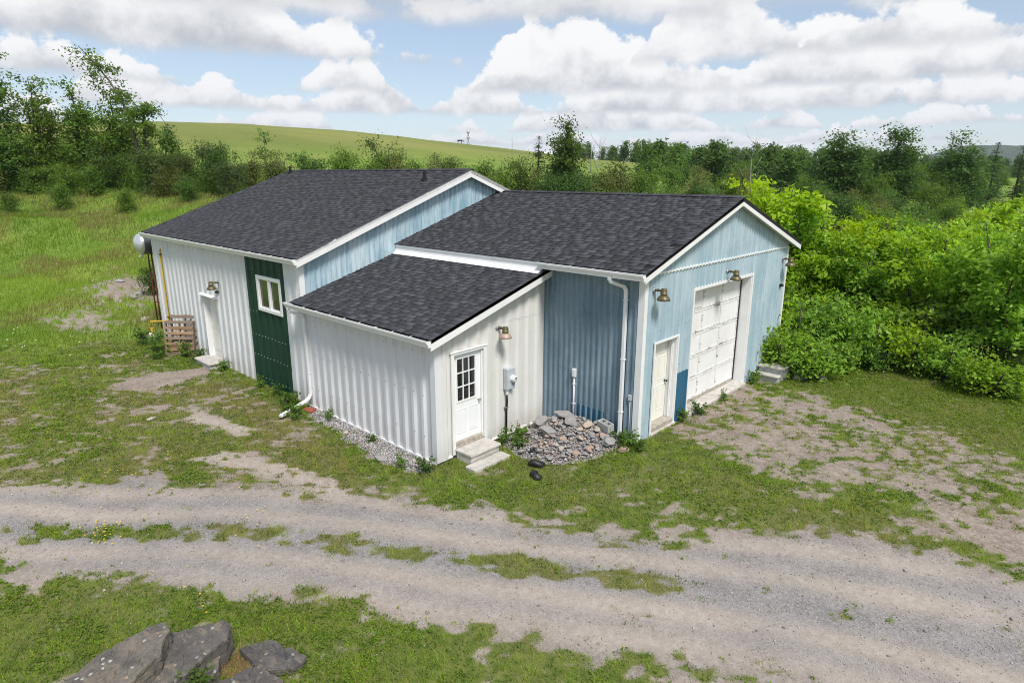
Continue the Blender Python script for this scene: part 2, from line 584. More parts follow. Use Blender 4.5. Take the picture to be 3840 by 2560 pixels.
def vcol_mat(name, rough=0.8, trans=0.0, jitter=0.0, bump=0.0, gloss=0.3):
    """colour from the mesh's own 'col' attribute; optional leaf translucency"""
    m, t, out = new_mat(name)
    c = t.n('ShaderNodeAttribute', attribute_name='col').outputs['Color']
    if jitter:
        rn = t.n('ShaderNodeObjectInfo').outputs['Random']
        hs = t.n('ShaderNodeHueSaturation', {'Hue': t.m('MULTIPLY_ADD', rn, jitter * 0.12, 0.5 - jitter * 0.06),
                                             'Saturation': t.m('MULTIPLY_ADD', rn, -jitter * 0.5, 1.0 + jitter * 0.22),
                                             'Value': t.m('MULTIPLY_ADD', t.m('FRACT', t.m('MULTIPLY', rn, 7.31)), jitter, 1 - jitter * 0.5), 'Color': c})
        c = hs.outputs[0]
    if not trans:
        pbsdf(t, out, c, rough, spec=gloss)
        return m
    b = t.n('ShaderNodeBsdfPrincipled', {'Base Color': c, 'Roughness': rough, 'Specular IOR Level': gloss})
    tr = t.n('ShaderNodeBsdfTranslucent', {'Color': t.mix(1.0, c, (1.5, 1.35, 0.7), 'MULTIPLY')})
    mx = t.n('ShaderNodeMixShader', {0: trans})
    t.t.links.new(b.outputs[0], mx.inputs[1])
    t.t.links.new(tr.outputs[0], mx.inputs[2])
    t.t.links.new(mx.outputs[0], out.inputs[0])
    return m


M['leaf'] = vcol_mat('leaf', 0.55, 0.48, 0.22)
M['grass'] = vcol_mat('grass_blade', 0.7, 0.45)
M['pebble'] = vcol_mat('pebble', 0.9)

# ------------------------------------------------------------------ terrain
HF = Vector((FW.x, FW.y)).normalized()          # the site's long axis (up the valley)
HR = Vector((HF.y, -HF.x))
_T = [-1.4, -.8, -.53, -.40, -.26, -.12, .02, .16, .36, .6, .9, 1.4]
_E = [.066, .071, .0765, .0735, .064, .0505, .036, .021, .012, .005, 0, 0]
_H = [4.9, 5.0, 4.9, 4.9, 4.7, 4.1, 3.3, 2.5, 1.5, .7, .4, .3]
_D0 = [19, 21.5, 24.5, 28, 33, 34, 32, 28, 26, 26, 26, 26]


def site(x, y):
    dx, dy = x - CAM.x, y - CAM.y
    return dx * HF.x + dy * HF.y, dx * HR.x + dy * HR.y


def spot(t, d):
    """site point at lateral slope t and distance d along the valley axis"""
    return CAM.x + HF.x * d + HR.x * d * t, CAM.y + HF.y * d + HR.y * d * t


def height(x, y):
    x, y = np.asarray(x, np.float64), np.asarray(y, np.float64)
    d, s = site(x, y)
    t = s / np.maximum(d, 6.0)
    hb = -.30 + .27 * S((x + 2.6) / 2.6) * S((y + 2.6) / 2.6) + .12 * S((-18.3 - x) / 2) * S((y + 6) / 3)
    hb = hb + .05 * (fbm(x * .5, y * .5, 3, 5) - .5) * S((np.abs(x + 9) - 4) / 8 + .5)
    Hh, zc, d0 = np.interp(t, _T, _H), 5.85 + 270 * np.interp(t, _T, _E), np.interp(t, _T, _D0)
    g = np.clip((d - d0) / (52 - d0), 0, 1)
    z = hb + (Hh - hb) * (g ** 1.25)
    z = z + (fbm(x * .22, y * .22, 4, 9) - .5) * 1.3 * S((d - d0) / 6) * S((60 - d) / 8)
    f = np.clip((d - 52) / 218, 0, 1)
    z = z + (zc - Hh) * f * (1.22 - .22 * f)
    z = z - np.clip(d - 270, 0, 900) * .035
    z = z + (fbm(x / 45, y / 45, 3, 3) - .5) * 2.4 * S((d - 70) / 60) * S((600 - d) / 300)
    return z


def H1(x, y):
    return float(height(np.array([x]), np.array([y]))[0])


def graded(a, b, step, lo, hi):
    v = list(np.arange(a, b + step * .5, step))
    q, s = v[-1], step
    while q < hi:
        s = min(s * 1.10, 11.0 if abs(q) < 420 else 160.0)
        q += s
        v.append(q)
    q, s, l = v[0], step, []
    while q > lo:
        s = min(s * 1.10, 11.0 if abs(q) < 420 else 160.0)
        q -= s
        l.append(q)
    return np.array(l[::-1] + v)


# ---- layout of the yard (metres on the ground)
road_poly = [(-19, -19.5), (-13.5, -15.0), (-8.77, -10.25), (-6.92, -8.38), (-3.77, -6.18), (-2.22, -5.2), (0.06, -3.94), (2.23, -2.98), (4.18, -1.24), (5.69, -0.67), (7.05, -0.09),
             (14, 2.6), (16, -4.0), (9.0, -4.3), (4.99, -4.68), (4.6, -4.82), (3.57, -5.21), (2.07, -6.16), (0.98, -6.81), (-0.17, -7.51), (-1.92, -8.67), (-3.19, -9.49), (-4.96, -10.85), (-8.5, -14.0), (-13, -19.5)]
strip_line = [(-10, -13.6), (-6.67, -10.58), (-5.64, -10.01), (-3.62, -7.97), (-2.27, -7.03), (-0.87, -6.2), (0.45, -5.44), (2.25, -4.31), (3.38, -3.62), (5.01, -2.77), (8, -1.6)]
strip_w = [.5, .55, .80, .95, .72, .80, 1.15, .95, .66, .40, .2]
bare_poly = [(-0.3, 1.2), (-0.3, 6.0), (0.9, 6.5), (3.35, 5.7), (5.41, 4.9), (6.52, 4.9), (10, 4.8), (10, 1.2), (7.03, 0.12), (5.34, -0.5), (4.12, 0.09), (2.81, 0.27), (1.2, 0.9)]
yard_poly = [(-19, -8.6), (-16.4, -5.55), (-12.55, -4.3), (-9.83, -3.9), (-7.2, -4.4), (-5.6, -5.3), (-3.0, -5.6), (-3.77, -6.18), (-6.92, -8.38), (-8.77, -10.25), (-12, -13)]
lawn_poly = [(0.9, 6.3), (1.0, 8.0), (2.96, 12.79), (5.81, 14.11), (12, 14), (10, 4.8), (6.56, 5.2), (4.89, 5.4), (2.2, 6.25)]
wall_gravel = [(-8.2, -3.4), (-2.94, -3.4), (-2.85, -4.1), (-3.3, -4.35), (-4.37, -4.2), (-7.4, -3.95)]
dirt_slab = [(-14.1, -6.6), (-14.5, -5.0), (-13.9, -4.2), (-13.2, -4.2), (-12.88, -5.3), (-12.86, -6.4)]
tan_patch = [(-10.46, -5.83), (-9.05, -5.6), (-7.76, -5.39), (-7.4, -5.89), (-9.62, -6.3)]
tan_patch2 = [(-7.0, -6.3), (-4.6, -5.6), (-2.6, -5.6), (-3.2, -6.1), (-5.2, -6.4), (-7.0, -6.9)]
green_patch = [(4.05, -0.28), (4.23, 0.9), (5.2, 1.7), (5.46, 0.6), (5.04, -0.65)]
brown_band = [(-12.5, -4.6), (-9.3, -4.2), (-6.5, -4.3), (-4, -4.7), (-3, -5.2), (-5, -5.5), (-7.2, -5.2), (-9.3, -5.2), (-12, -5.6)]


def sdist(x, y, poly):
    """signed distance to a polygon, negative inside"""
    P = np.array(poly, float)
    Q = np.roll(P, -1, 0)
    best = np.full(x.shape, 1e9)
    ins = np.zeros(x.shape, bool)
    for (ax, ay), (bx, by) in zip(P, Q):
        ex, ey = bx - ax, by - ay
        tt = np.clip(((x - ax) * ex + (y - ay) * ey) / (ex * ex + ey * ey + 1e-12), 0, 1)
        best = np.minimum(best, np.hypot(x - ax - tt * ex, y - ay - tt * ey))
        c = ((ay > y) != (by > y)) & (x < (bx - ax) * (y - ay) / (by - ay + 1e-12) + ax)
        ins ^= c
    return np.where(ins, -best, best)


def inside(x, y, poly, soft, wob=0.0, seed=0):
    d = sdist(x, y, poly)
    if wob:
        d = d + (fbm(x * 1.1, y * 1.1, 4, seed) - .5) * wob
    return S(.5 - d / soft)


def line_dist(x, y, pts, vals):
    best = np.full(x.shape, 1e9)
    val = np.zeros(x.shape)
    for i in range(len(pts) - 1):
        (ax, ay), (bx, by) = pts[i], pts[i + 1]
        ex, ey = bx - ax, by - ay
        tt = np.clip(((x - ax) * ex + (y - ay) * ey) / (ex * ex + ey * ey), 0, 1)
        dd = np.hypot(x - ax - tt * ex, y - ay - tt * ey)
        k = dd < best
        best = np.where(k, dd, best)
        val = np.where(k, vals[i] + tt * (vals[i + 1] - vals[i]), val)
    return best, val


def masks(x, y):
    """returns grass cover, gravel share, tan track share, meadow share, dryness"""
    road = inside(x, y, road_poly, 1.25, 1.1, 2)
    sdl, sw = line_dist(x, y, strip_line, strip_w)
    strip = S(1.25 - sdl / .42) * sw
    G = np.full(x.shape, .86)
    G = G + (.72 - G) * inside(x, y, yard_poly, 1.6, 2.2, 21)
    G = G + (.44 - G) * inside(x, y, bare_poly, .7, 1.6, 22)
    G = G + (.97 - G) * inside(x, y, lawn_poly, 1.2, 1.0, 23)
    G = G + (.90 - G) * inside(x, y, green_patch, .6, .8, 24)
    G = G + (.06 - G) * inside(x, y, wall_gravel, .25, .5, 25)
    G = G + (.02 - G) * inside(x, y, dirt_slab, .3, .5, 26)
    G = G + (.08 - G) * np.maximum(inside(x, y, tan_patch, .4, .6, 27), .7 * inside(x, y, tan_patch2, .4, .9, 28))
    G = G + (.80 - G) * inside(x, y, brown_band, .7, .9, 29)
    Gr = -.02 + strip * .70
    G = G + (Gr - G) * road
    n = fbm(x * .95 + .3 * y, y * .95, 5, 31, .6)
    n2 = fbm(x * 3.7, y * 3.7, 3, 41, .6)
    n3 = fbm(x * 9.0, y * 9.0, 2, 43, .6)
    cov = S((G + (n - .5) * .80 + (n2 - .5) * .95 + (n3 - .5) * 1.0 - .22) / .62)
    d, s = site(x, y)
    t = s / np.maximum(d, 6)
    d0 = np.interp(t, _T, _D0)
    md = S((d - d0 + 1.8 + (n - .5) * 6) / 3.5)
    md = np.maximum(md, S((-20.3 - x + (n - .5) * 5) / 2.5) * S((y + 9.5) / 3))
    md = np.maximum(md, S((y - 8.6) / 1.2) * S((1.2 - x) / 1.5))
    md = np.maximum(md, S((x + y - 19.5) / 2.5))
    bk = np.exp(-(((d - 29.5) / 2.6) ** 2 + ((t + .60) / .10) ** 2)) + .8 * np.exp(-(((d - 25.5) / 1.5) ** 2 + ((t + .70) / .09) ** 2))
    md = md * (1 - S((bk * 1.25 + (n2 - .5) * 1.6 + (n3 - .5) * .9 - .62) / .25))
    # compacted wheel tracks: four lighter lines along the lane
    tr = 0
    for off, ww in ((.62, .26), (1.35, .30), (-.62, .26), (-1.45, .26)):
        # signed offset from strip line: use side test with the lane direction
        side = np.sign((x * .56 - y * .83) - (-.2 * .56 + 5.95 * .83))
        tr = tr + np.exp(-((sdl * side - off) / ww) ** 2)
    tan = np.clip(tr, 0, 1) * road * (.45 + .8 * (fbm(x * .5 + y * .35, y * .5 - x * .35, 3, 51) - .2))
    tan = np.maximum(tan, inside(x, y, tan_patch, .5, .6, 27))
    tan = np.maximum(tan, .8 * inside(x, y, tan_patch2, .5, .9, 28))
    gv = np.maximum(road * (1 - .55 * np.clip(tan, 0, 1)), inside(x, y, wall_gravel, .3, .4, 25))
    dry = np.clip(inside(x, y, brown_band, .8, .8, 29) * .7 + .55 * inside(x, y, yard_poly, 1.5) + .5 * road + (fbm(x * .6, y * .6, 3, 61) - .42) * 1.4, 0, 1)
    cov = np.maximum(cov * (1 - S(bk * 1.5)), md)
    return cov, gv, np.clip(tan, 0, 1), md, dry


gx = graded(-23.0, 9.5, .14, -2600, 2600)
gy = graded(-12.5, 14.5, .14, -2600, 2600)
GX, GY = np.meshgrid(gx, gy)
GZ = height(GX, GY)
_c, _g, _t, _m, _dr = masks(GX.ravel(), GY.ravel())
GZ = GZ + ((fbm(GX * 2.2, GY * 2.2, 3, 71) - .5) * .05 + _m.reshape(GX.shape) * 0)
nx, ny = len(gx), len(gy)
idx = np.arange(nx * ny).reshape(ny, nx)
GF = np.stack([idx[:-1, :-1], idx[:-1, 1:], idx[1:, 1:], idx[1:, :-1]], -1).reshape(-1, 4)


def ground_mat():
    m, t, out = new_mat('yard_ground')
    p = POS(t)
    A = lambda n: t.n('ShaderNodeAttribute', attribute_name=n).outputs['Fac']
    ga, gv, tn, md, dr = A('grass'), A('gravel'), A('track'), A('meadow'), A('dry')
    n1 = t.noise(p, 1.7, 5, 0.6)
    n2 = t.noise(p, 9.0, 4, 0.65)
    n3 = t.noise(p, 42.0, 3, 0.7)
    vo = t.n('ShaderNodeTexVoronoi', {'Vector': p, 'Scale': 38.0})
    vc = t.n('ShaderNodeSeparateColor', {0: vo.outputs['Color']}).outputs[0]
    dirt = t.mix(t.ss(n1, .3, .7), (0.205, 0.155, 0.118), (0.315, 0.252, 0.200))
    dirt = t.mix(t.ss(n2, .45, .75), dirt, (0.40, 0.335, 0.275))
    grav = t.mix(t.ss(n1, .3, .7), (0.200, 0.184, 0.178), (0.285, 0.264, 0.250))
    peb = t.mix(vc, (0.10, 0.098, 0.105), (0.44, 0.42, 0.41))
    grav = t.mix(t.m('MULTIPLY', t.ss(n3, .35, .7), .75), grav, peb)
    c = t.mix(gv, t.mix(.22, dirt, peb), grav)
    c = t.mix(t.m('MULTIPLY', tn, .92), c, t.mix(t.ss(n2, .3, .7), (0.365, 0.312, 0.262), (0.45, 0.394, 0.340)))
    th = t.mix(t.ss(n2, .3, .7), (0.078, 0.120, 0.020), (0.155, 0.180, 0.042))
    th = t.mix(t.m('MULTIPLY', t.ss(n3, .5, .72), .6), th, (0.22, 0.185, 0.10))
    th = t.mix(t.m('MULTIPLY', dr, .6), th, t.mix(n3, (0.13, 0.10, 0.055), (0.25, 0.195, 0.11)))
    e = t.m('ADD', ga, t.m('MULTIPLY', t.m('SUBTRACT', n3, .5), .9))
    c = t.mix(t.ss(e, .35, .75), c, th)
    # rough meadow and the hay field on the hill
    n0 = t.noise(p, .11, 5, .6)
    nb = t.noise(t.scale(p, (.5, .5, .5)), 1.0, 4, .7)
    me = t.mix(t.ss(n0, .35, .65), (0.125, 0.215, 0.028), (0.205, 0.265, 0.050))
    me = t.mix(t.m('MULTIPLY', t.ss(nb, .45, .75), .55), me, (0.115, 0.165, 0.032))
    hb_ = t.noise(t.scale(p, (.010, .035, .02)), 1.0, 4, .6)
    hf = t.noise(p, .9, 4, .75)
    dd = t.ss(t.n('ShaderNodeSeparateXYZ', {0: p}).outputs[2], 7.0, 12.0)
    hay = t.mix(t.ss(hb_, .35, .65), (0.150, 0.185, 0.040), (0.245, 0.250, 0.068))
    hay = t.mix(t.m('MULTIPLY', t.ss(hf, .4, .75), .5), hay, (0.115, 0.150, 0.034))
    c = t.mix(md, c, t.mix(dd, me, hay))
    hn = t.m('MULTIPLY', t.m('SUBTRACT', n3, .5), .02)
    pbsdf(t, out, c, .92, spec=.15, bump=t.m('ADD', t.m('MULTIPLY', n2, .5), n3), bump_s=.55, bump_d=.02)
    return m


M['ground'] = ground_mat()
gme = np_mesh('ground', np.stack([GX.ravel(), GY.ravel(), GZ.ravel()], -1), GF, True,
              {'grass': _c, 'gravel': _g, 'track': _t, 'meadow': _m, 'dry': _dr})
ground = tag(link('ground', gme, M['ground']), 'gravel lane and patchy grass yard rising to a hay field', kind='structure')


def ground_z(x, y):
    """height of the yard sheet, with its small bumps"""
    x, y = np.asarray(x, float), np.asarray(y, float)
    return height(x, y) + (fbm(x * 2.2, y * 2.2, 3, 71) - .5) * .05


def gz1(x, y):
    return float(ground_z(np.array([x]), np.array([y]))[0])


def in_view(x, y, z, mx=1.15, my=1.25):
    dx, dy, dz = x - CAM.x, y - CAM.y, z - CAM.z
    c = dx * FW.x + dy * FW.y + dz * FW.z
    a = dx * _R.x + dy * _R.y + dz * _R.z
    b = dx * _U.x + dy * _U.y + dz * _U.z
    return (c > .5) & (np.abs(a) < c * .8105 * mx) & (np.abs(b) < c * .5404 * my)


FOOT = [(-19.2, -8.15, -3.56, 8.5), (-8.3, .05, -.05, 8.15), (-8.3, -2.75, -3.56, .1)]


def off_house(x, y, pad=0.0):
    k = np.ones(x.shape, bool)
    for x0, x1, y0, y1 in FOOT:
        k &= ~((x > x0 - pad) & (x < x1 + pad) & (y > y0 - pad) & (y < y1 + pad))
    return k


# far wooded ridge on the right horizon
def far_hill():
    n, m_ = 60, 8
    V, F = [], []
    for i in range(n):
        t = .50 + 1.1 * i / (n - 1)
        for j in range(m_):
            q = j / (m_ - 1)
            d = 2250 + 500 * q
            x, y = spot(t, d)
            top = 132 * float(S((t - .50) / .22)) * (.86 + .22 * float(vnoise(t * 9, 1.0, 4)) + .035 * float(vnoise(t * 140, q * 3, 6)))
            V.append((x, y, -40 + (top + 40) * math.sin(PI * .5 * q) if j < m_ - 1 else -40 + (top + 38)))
    for i in range(n - 1):
        for j in range(m_ - 1):
            F.append((i * m_ + j, (i + 1) * m_ + j, (i + 1) * m_ + j + 1, i * m_ + j + 1))
    mt, t, out = new_mat('distant_forest')
    p = POS(t)
    nn = t.noise(p, .035, 6, .7)
    pbsdf(t, out, t.mix(t.ss(nn, .35, .65), (.022, .050, .022), (.055, .095, .035)), 1.0, spec=0, bump=nn, bump_s=1.0, bump_d=25)
    tag(link('hills', np_mesh('hills', V, F, True), mt), 'far wooded ridge at the right edge of the horizon', kind='structure')


far_hill()

# ------------------------------------------------------------------ the workshop
WS = tag(empty('workshop', (0, 0, 0)), 'blue and white metal workshop with three dark shingled roofs', 'building')

XA, XAL, YF, YAB = -8.25, -19.12, -3.495, 8.48       # main block: gable wall, left end, front wall, back wall
XC = -2.8185                                          # lean-to right wall
WB = 8.0735                                           # garage wing width
zA = lambda y: 3.8493 + .3638 * (y - YF)
zB = lambda y: 4.0333 + .3251 * y
zC = lambda y: 2.749 + .29 * (y - YF)
YRA, YRB = 2.4927, WB / 2
gA = lambda y: zA(YF) + .3638 * min(y - YF, YAB - y)
gB = lambda y: zB(0) + .3251 * min(y, WB - y)

PROF = {'fine': (.16, [(0, 0), (.034, 0), (.068, .032), (.106, .032), (.140, 0)]),
        'mid': (.40, [(0, 0), (.12, 0), (.18, .044), (.29, .044), (.35, 0)]),
        'wide': (.34, [(0, 0), (.12, 0), (.175, .050), (.26, .050), (.315, 0)])}


def make_wall(origin, u, n, L, zb, zt, prof, holes, mat, sheet, courses=None, kinks=(), mats=None, phase=0.0, thick=.10):
    """a wall core (part) with its ribbed sheets (sub-parts). u, n unit vectors; zt(u) top line"""
    o, u, n = Vector(origin), Vector(u), Vector(n)
    at = lambda uu, z, dep: Vector((o.x + u.x * uu + n.x * dep, o.y + u.y * uu + n.y * dep, z))
    core = MB()
    brk = sorted(set([0.0, L] + [h for q in holes for h in q[:2]] + [k for k in kinks if 0 < k < L]))
    for a, b in zip(brk[:-1], brk[1:]):
        um = (a + b) / 2
        hs = sorted([(q[2], q[3]) for q in holes if q[0] <= um <= q[1]])
        z0 = zb
        for h0, h1 in hs + [(None, None)]:
            ta, tb = (zt(a), zt(b)) if h0 is None else (h0, h0)
            if min(ta, tb) > z0 + .005:
                core.prism([at(a, z0, -.004), at(b, z0, -.004), at(b, tb, -.004), at(a, ta, -.004)], -n * thick)
            z0 = h1 if h1 is not None else z0
    wall = core.build('wall', M['trim'], WS)
    pitch, pr = PROF[prof]
    pts = []
    k = -2
    while (k - 1) * pitch < L + pitch:
        pts += [(k * pitch + a + phase, d) for a, d in pr]
        k += 1
    pu = np.array([p[0] for p in pts])
    pd = np.array([p[1] for p in pts])
    sheets = np.arange(0, L, sheet).tolist() + [L]
    if len(sheets) > 2 and sheets[-1] - sheets[-2] < .25:
        sheets.pop(-2)
    courses = courses or [(zb, None, 0.0)]
    for si in range(len(sheets) - 1):
        a, b = sheets[si], sheets[si + 1]
        um_s = (a + b) / 2
        mt = mat
        for (m0, m1, mm) in (mats or []):
            if m0 <= um_s <= m1:
                mt = mm
        us = sorted(set([a, b] + [q for q in pu if a < q < b] + [h for q in holes for h in q[:2] if a < h < b] + [q for q in kinks if a < q < b]))
        for (c0, c1, off) in courses:
            mb = MB()
            off2 = off + (.004 if si % 2 else .0015)
            for u1, u2 in zip(us[:-1], us[1:]):
                um = (u1 + u2) / 2
                hs = sorted([(q[2], q[3]) for q in holes if q[0] <= um <= q[1]])
                z0 = c0
                t1, t2 = (zt(u1), zt(u2)) if c1 is None else (min(c1, zt(u1)), min(c1, zt(u2)))
                d1, d2 = np.interp(u1, pu, pd) + off2, np.interp(u2, pu, pd) + off2
                for h0, h1 in hs + [(None, None)]:
                    ta, tb = (t1, t2) if h0 is None else (min(h0, t1), min(h0, t2))
                    if min(ta, tb) > z0 + .003:
                        mb.add([at(u1, z0, d1), at(u2, z0, d2), at(u2, tb, d2), at(u1, ta, d1)], [(0, 1, 2, 3)])
                    elif max(ta, tb) > z0 + .003:
                        q = [at(u1, z0, d1), at(u2, z0, d2)] + ([at(u2, tb, d2)] if tb > ta else [at(u1, ta, d1)])
                        mb.add(q, [(0, 1, 2)])
                    z0 = max(z0, h1) if h1 is not None else z0
            if mb.f:
                mb.build('siding_sheet', mt, wall)
    return wall


# openings: (from, to, bottom, top) along each wall
A_DOOR = (-14.87 - XAL, -13.70 - XAL, -.30, 1.95)
A_WIN = (-10.66 - XAL, -9.29 - XAL, 2.055, 3.05)
wallA = make_wall((XAL, YF, 0), (1, 0, 0), (0, -1, 0), XA - XAL, -.42, lambda q: zA(YF) - .13, 'mid', [A_DOOR, A_WIN], M['white_a'], .96 * .8,
                  courses=[(-.42, .46, .006), (.455, None, 0.0)], mats=[(-11.5 - XAL, -9.0 - XAL, M['green'])])
wallC = make_wall((XA + .04, YF - .03, 0), (1, 0, 0), (0, -1, 0), XC - XA - .04, -.24, lambda q: zC(YF) - .12, 'wide', [], M['white_c'], 1.02)
C_DOOR = (-3.06 - YF + .03, -2.13 - YF + .03, -.5, 2.11)
wallCr = make_wall((XC, YF - .03, 0), (0, 1, 0), (1, 0, 0), -YF + .03, -.22, lambda q: zC(YF - .03 + q) - .13, 'wide', [C_DOOR], M['white_w'], .92,
                   courses=[(-.22, 2.575, .0), (2.57, None, .006)])
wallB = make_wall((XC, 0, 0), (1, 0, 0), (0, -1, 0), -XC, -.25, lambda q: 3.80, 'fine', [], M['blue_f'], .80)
B_DOOR = (.53, 1.57, -.3, 2.17)
B_GAR = (2.23, 5.58, -.3, 3.17)
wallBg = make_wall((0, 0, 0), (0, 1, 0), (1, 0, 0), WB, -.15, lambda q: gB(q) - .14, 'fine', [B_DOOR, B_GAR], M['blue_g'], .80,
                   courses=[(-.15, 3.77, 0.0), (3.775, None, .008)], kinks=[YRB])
wallAg = make_wall((XA, YF, 0), (0, 1, 0), (1, 0, 0), YAB - YF, 2.3, lambda q: gA(YF + q) - .14, 'fine', [], M['blue_a'], .80, kinks=[YRA - YF])
make_wall((XAL, YAB, 0), (0, -1, 0), (-1, 0, 0), YAB - YF, -.42, lambda q: gA(YAB - q) - .14, 'mid', [], M['white_a'], 1.2, kinks=[YAB - YRA])
make_wall((XA, YAB, 0), (-1, 0, 0), (0, 1, 0), XA - XAL, -.42, lambda q: zA(YF) - .13, 'mid', [], M['white_a'], 1.2)
make_wall((0, WB, 0), (-1, 0, 0), (0, 1, 0), -XA, -.3, lambda q: 3.80, 'fine', [], M['blue_g'], 1.2)


def part(name, mat, parent=WS):
    class _P(MB):
        def __exit__(s, *a):
            s.o = s.build(name, mat, parent)
        def __enter__(s):
            return s
    return _P()


# new sheets let into the faded ones
for (o, uu, nn, L, z0, z1) in (((-1.71, 0, 0), (1, 0, 0), (0, -1, 0), .80, -.2, .46), ((0, 1.62, 0), (0, 1, 0), (1, 0, 0), .56, -.1, 1.225)):
    pm = MB()
    oo, uu, nn = Vector(o), Vector(uu), Vector(nn)
    pitch, pr = PROF['fine']
    ph = .0 if uu.x else -.02
    us = sorted(set([0, L] + [k * pitch + a + ph for k in range(-1, 7) for a, d in pr if 0 < k * pitch + a + ph < L]))
    xs = [k * pitch + a + ph for k in range(-2, 8) for a, d in pr]
    ds = [d for k in range(-2, 8) for a, d in pr]
    for a, b in zip(us[:-1], us[1:]):
        da, db = np.interp(a, xs, ds) * .9 + .011, np.interp(b, xs, ds) * .9 + .011
        P_ = lambda q, dep, z: oo + uu * q + nn * dep + Vector((0, 0, z))
        pm.add([P_(a, da, z0), P_(b, db, z0), P_(b, db, z1), P_(a, da, z1)], [(0, 1, 2, 3)])
    tag(pm.build('siding_patch', M['blue_new'], WS), 'newer deep blue siding patch')

# corner and base trim
with part('corner_trim', M['trim']) as b:
    b.box((-.115, -.042, -.2), (.040, -.001, 3.80)); b.box((.001, -.040, -.2), (.042, .09, 3.80))
with part('corner_trim', M['trim']) as b:
    b.box((.001, WB - .07, -.1), (.042, WB + .04, 3.79))
with part('corner_trim', M['trim']) as b:
    b.box((XA - .13, YF - .052, 2.58), (XA + .044, YF - .001, zA(YF) - .12)); b.box((XA + .001, YF - .050, 2.58), (XA + .046, YF + .10, zA(YF) - .10))
with part('corner_trim', M['white_c']) as b:
    b.box((XC - .10, YF - .092, -.24), (XC + .058, YF - .031, zC(YF) - .12)); b.box((XC + .001, YF - .09, -.24), (XC + .060, YF + .10, zC(YF) - .10))
with part('corner_trim', M['white_a']) as b:
    b.box((XAL - .03, YF - .034, -.42), (XAL + .10, YF - .001, zA(YF) - .14)); b.box((XAL - .034, YF - .03, -.42), (XAL - .001, YF + .1, zA(YF) - .14))
with part('base_trim', M['trim']) as b:
    b.box((XA + .05, YF - .095, -.285), (XC + .02, YF - .032, -.245))
with part('base_trim', M['trim']) as b:
    b.box((XC + .002, YF + .1, -.25), (XC + .045, -3.12, -.215))
with part('base_trim', M['trim']) as b:
    b.box((XC + .002, -2.01, -.245), (XC + .045, -.03, -.215))
with part('foundation', M['concrete']) as b:
    b.box((XA, YF + .0, -.75), (XC - .02, -.02, -.25)); b.box((XC - .3, YF + .0, -.75), (XC - .01, -.02, -.26))
with part('foundation', M['concrete']) as b:
    b.box((XA, .03, -.75), (-.02, WB - .03, -.12))
with part('foundation', M['concrete']) as b:
    b.box((XAL + .03, YF + .03, -.95), (XA - .02, YAB - .03, -.34))
with part('gable_trim', M['trim']) as b:
    b.box((.003, .02, 3.765), (.052, WB - .02, 3.80))
    for k in range(int(WB / .16)):
        b.box((.004, k * .16 + .06, 3.74), (.046, k * .16 + .125, 3.764))

# ---------------------------------------------------------------- roofs
ROOF = {}
with part('roof', M['shingle']) as b:      # main block
    for X0, X1 in ((XAL - .37, XA + .255),):
        b.prism([(X0, YF - .195, zA(YF - .195) - .016), (X0, YRA, zA(YRA) - .016), (X0, YRA, zA(YRA) - .13), (X0, YF - .195, zA(YF - .195) - .10)], (X1 - X0, 0, 0))
        b.prism([(X0, YRA, zA(YRA) - .012), (X0, YAB + .195, zA(YF - .195) - .012), (X0, YAB + .195, zA(YF - .195) - .10), (X0, YRA, zA(YRA) - .13)], (X1 - X0, 0, 0))
ROOF['A'] = b.o
with part('roof', M['shingle']) as b:      # garage wing
    X0, X1 = XA + .03, .255
    b.prism([(X0, -.40, zB(-.40) - .016), (X0, YRB, zB(YRB) - .016), (X0, YRB, zB(YRB) - .13), (X0, -.40, zB(-.40) - .10)], (X1 - X0, 0, 0))
    b.prism([(X0, YRB, zB(YRB) - .012), (X0, WB + .40, zB(-.40) - .012), (X0, WB + .40, zB(-.40) - .10), (X0, YRB, zB(YRB) - .13)], (X1 - X0, 0, 0))
ROOF['B'] = b.o
with part('roof', M['shingle']) as b:      # lean-to
    b.prism([(XA + .045, YF - .34, zC(YF - .34) - .016), (XA + .045, -.03, zC(-.03) - .016), (XA + .045, -.03, zC(-.03) - .11), (XA + .045, YF - .34, zC(YF - .34) - .10)], (-2.54 - XA - .045, 0, 0))
ROOF['C'] = b.o

_TABS = {}
_TW = [.15, .20, .26, .33]
EXPO = .143


def tab_mesh(wi, ti, thick):
    """one shingle tab: x across, y up the slope, z out; thicker at its lower edge"""
    key = (wi, ti, thick)
    if key not in _TABS:
        ww, tone = _TW[wi], ti / 5
        g = .0025
        h = .010 + .012 * thick
        V = [(g, 0, 0), (ww - g, 0, 0), (ww - g, EXPO + .03, 0), (g, EXPO + .03, 0), (g, 0, h), (ww - g, 0, h), (ww - g, EXPO + .03, .003), (g, EXPO + .03, .003)]
        F = [(4, 5, 6, 7), (0, 1, 5, 4), (1, 2, 6, 5), (3, 0, 4, 7)]
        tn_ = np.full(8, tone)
        tn_[:4] = 0  # butt and side edges darkened, shadow under each course put into the tone
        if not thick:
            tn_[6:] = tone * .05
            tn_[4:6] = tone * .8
        me = np_mesh('shingle', V, F, attrs={'tone': tn_})
        me.materials.append(M['shingle'])
        _TABS[key] = (np.array(V), np.array(F), me, tn_)
    return _TABS[key]


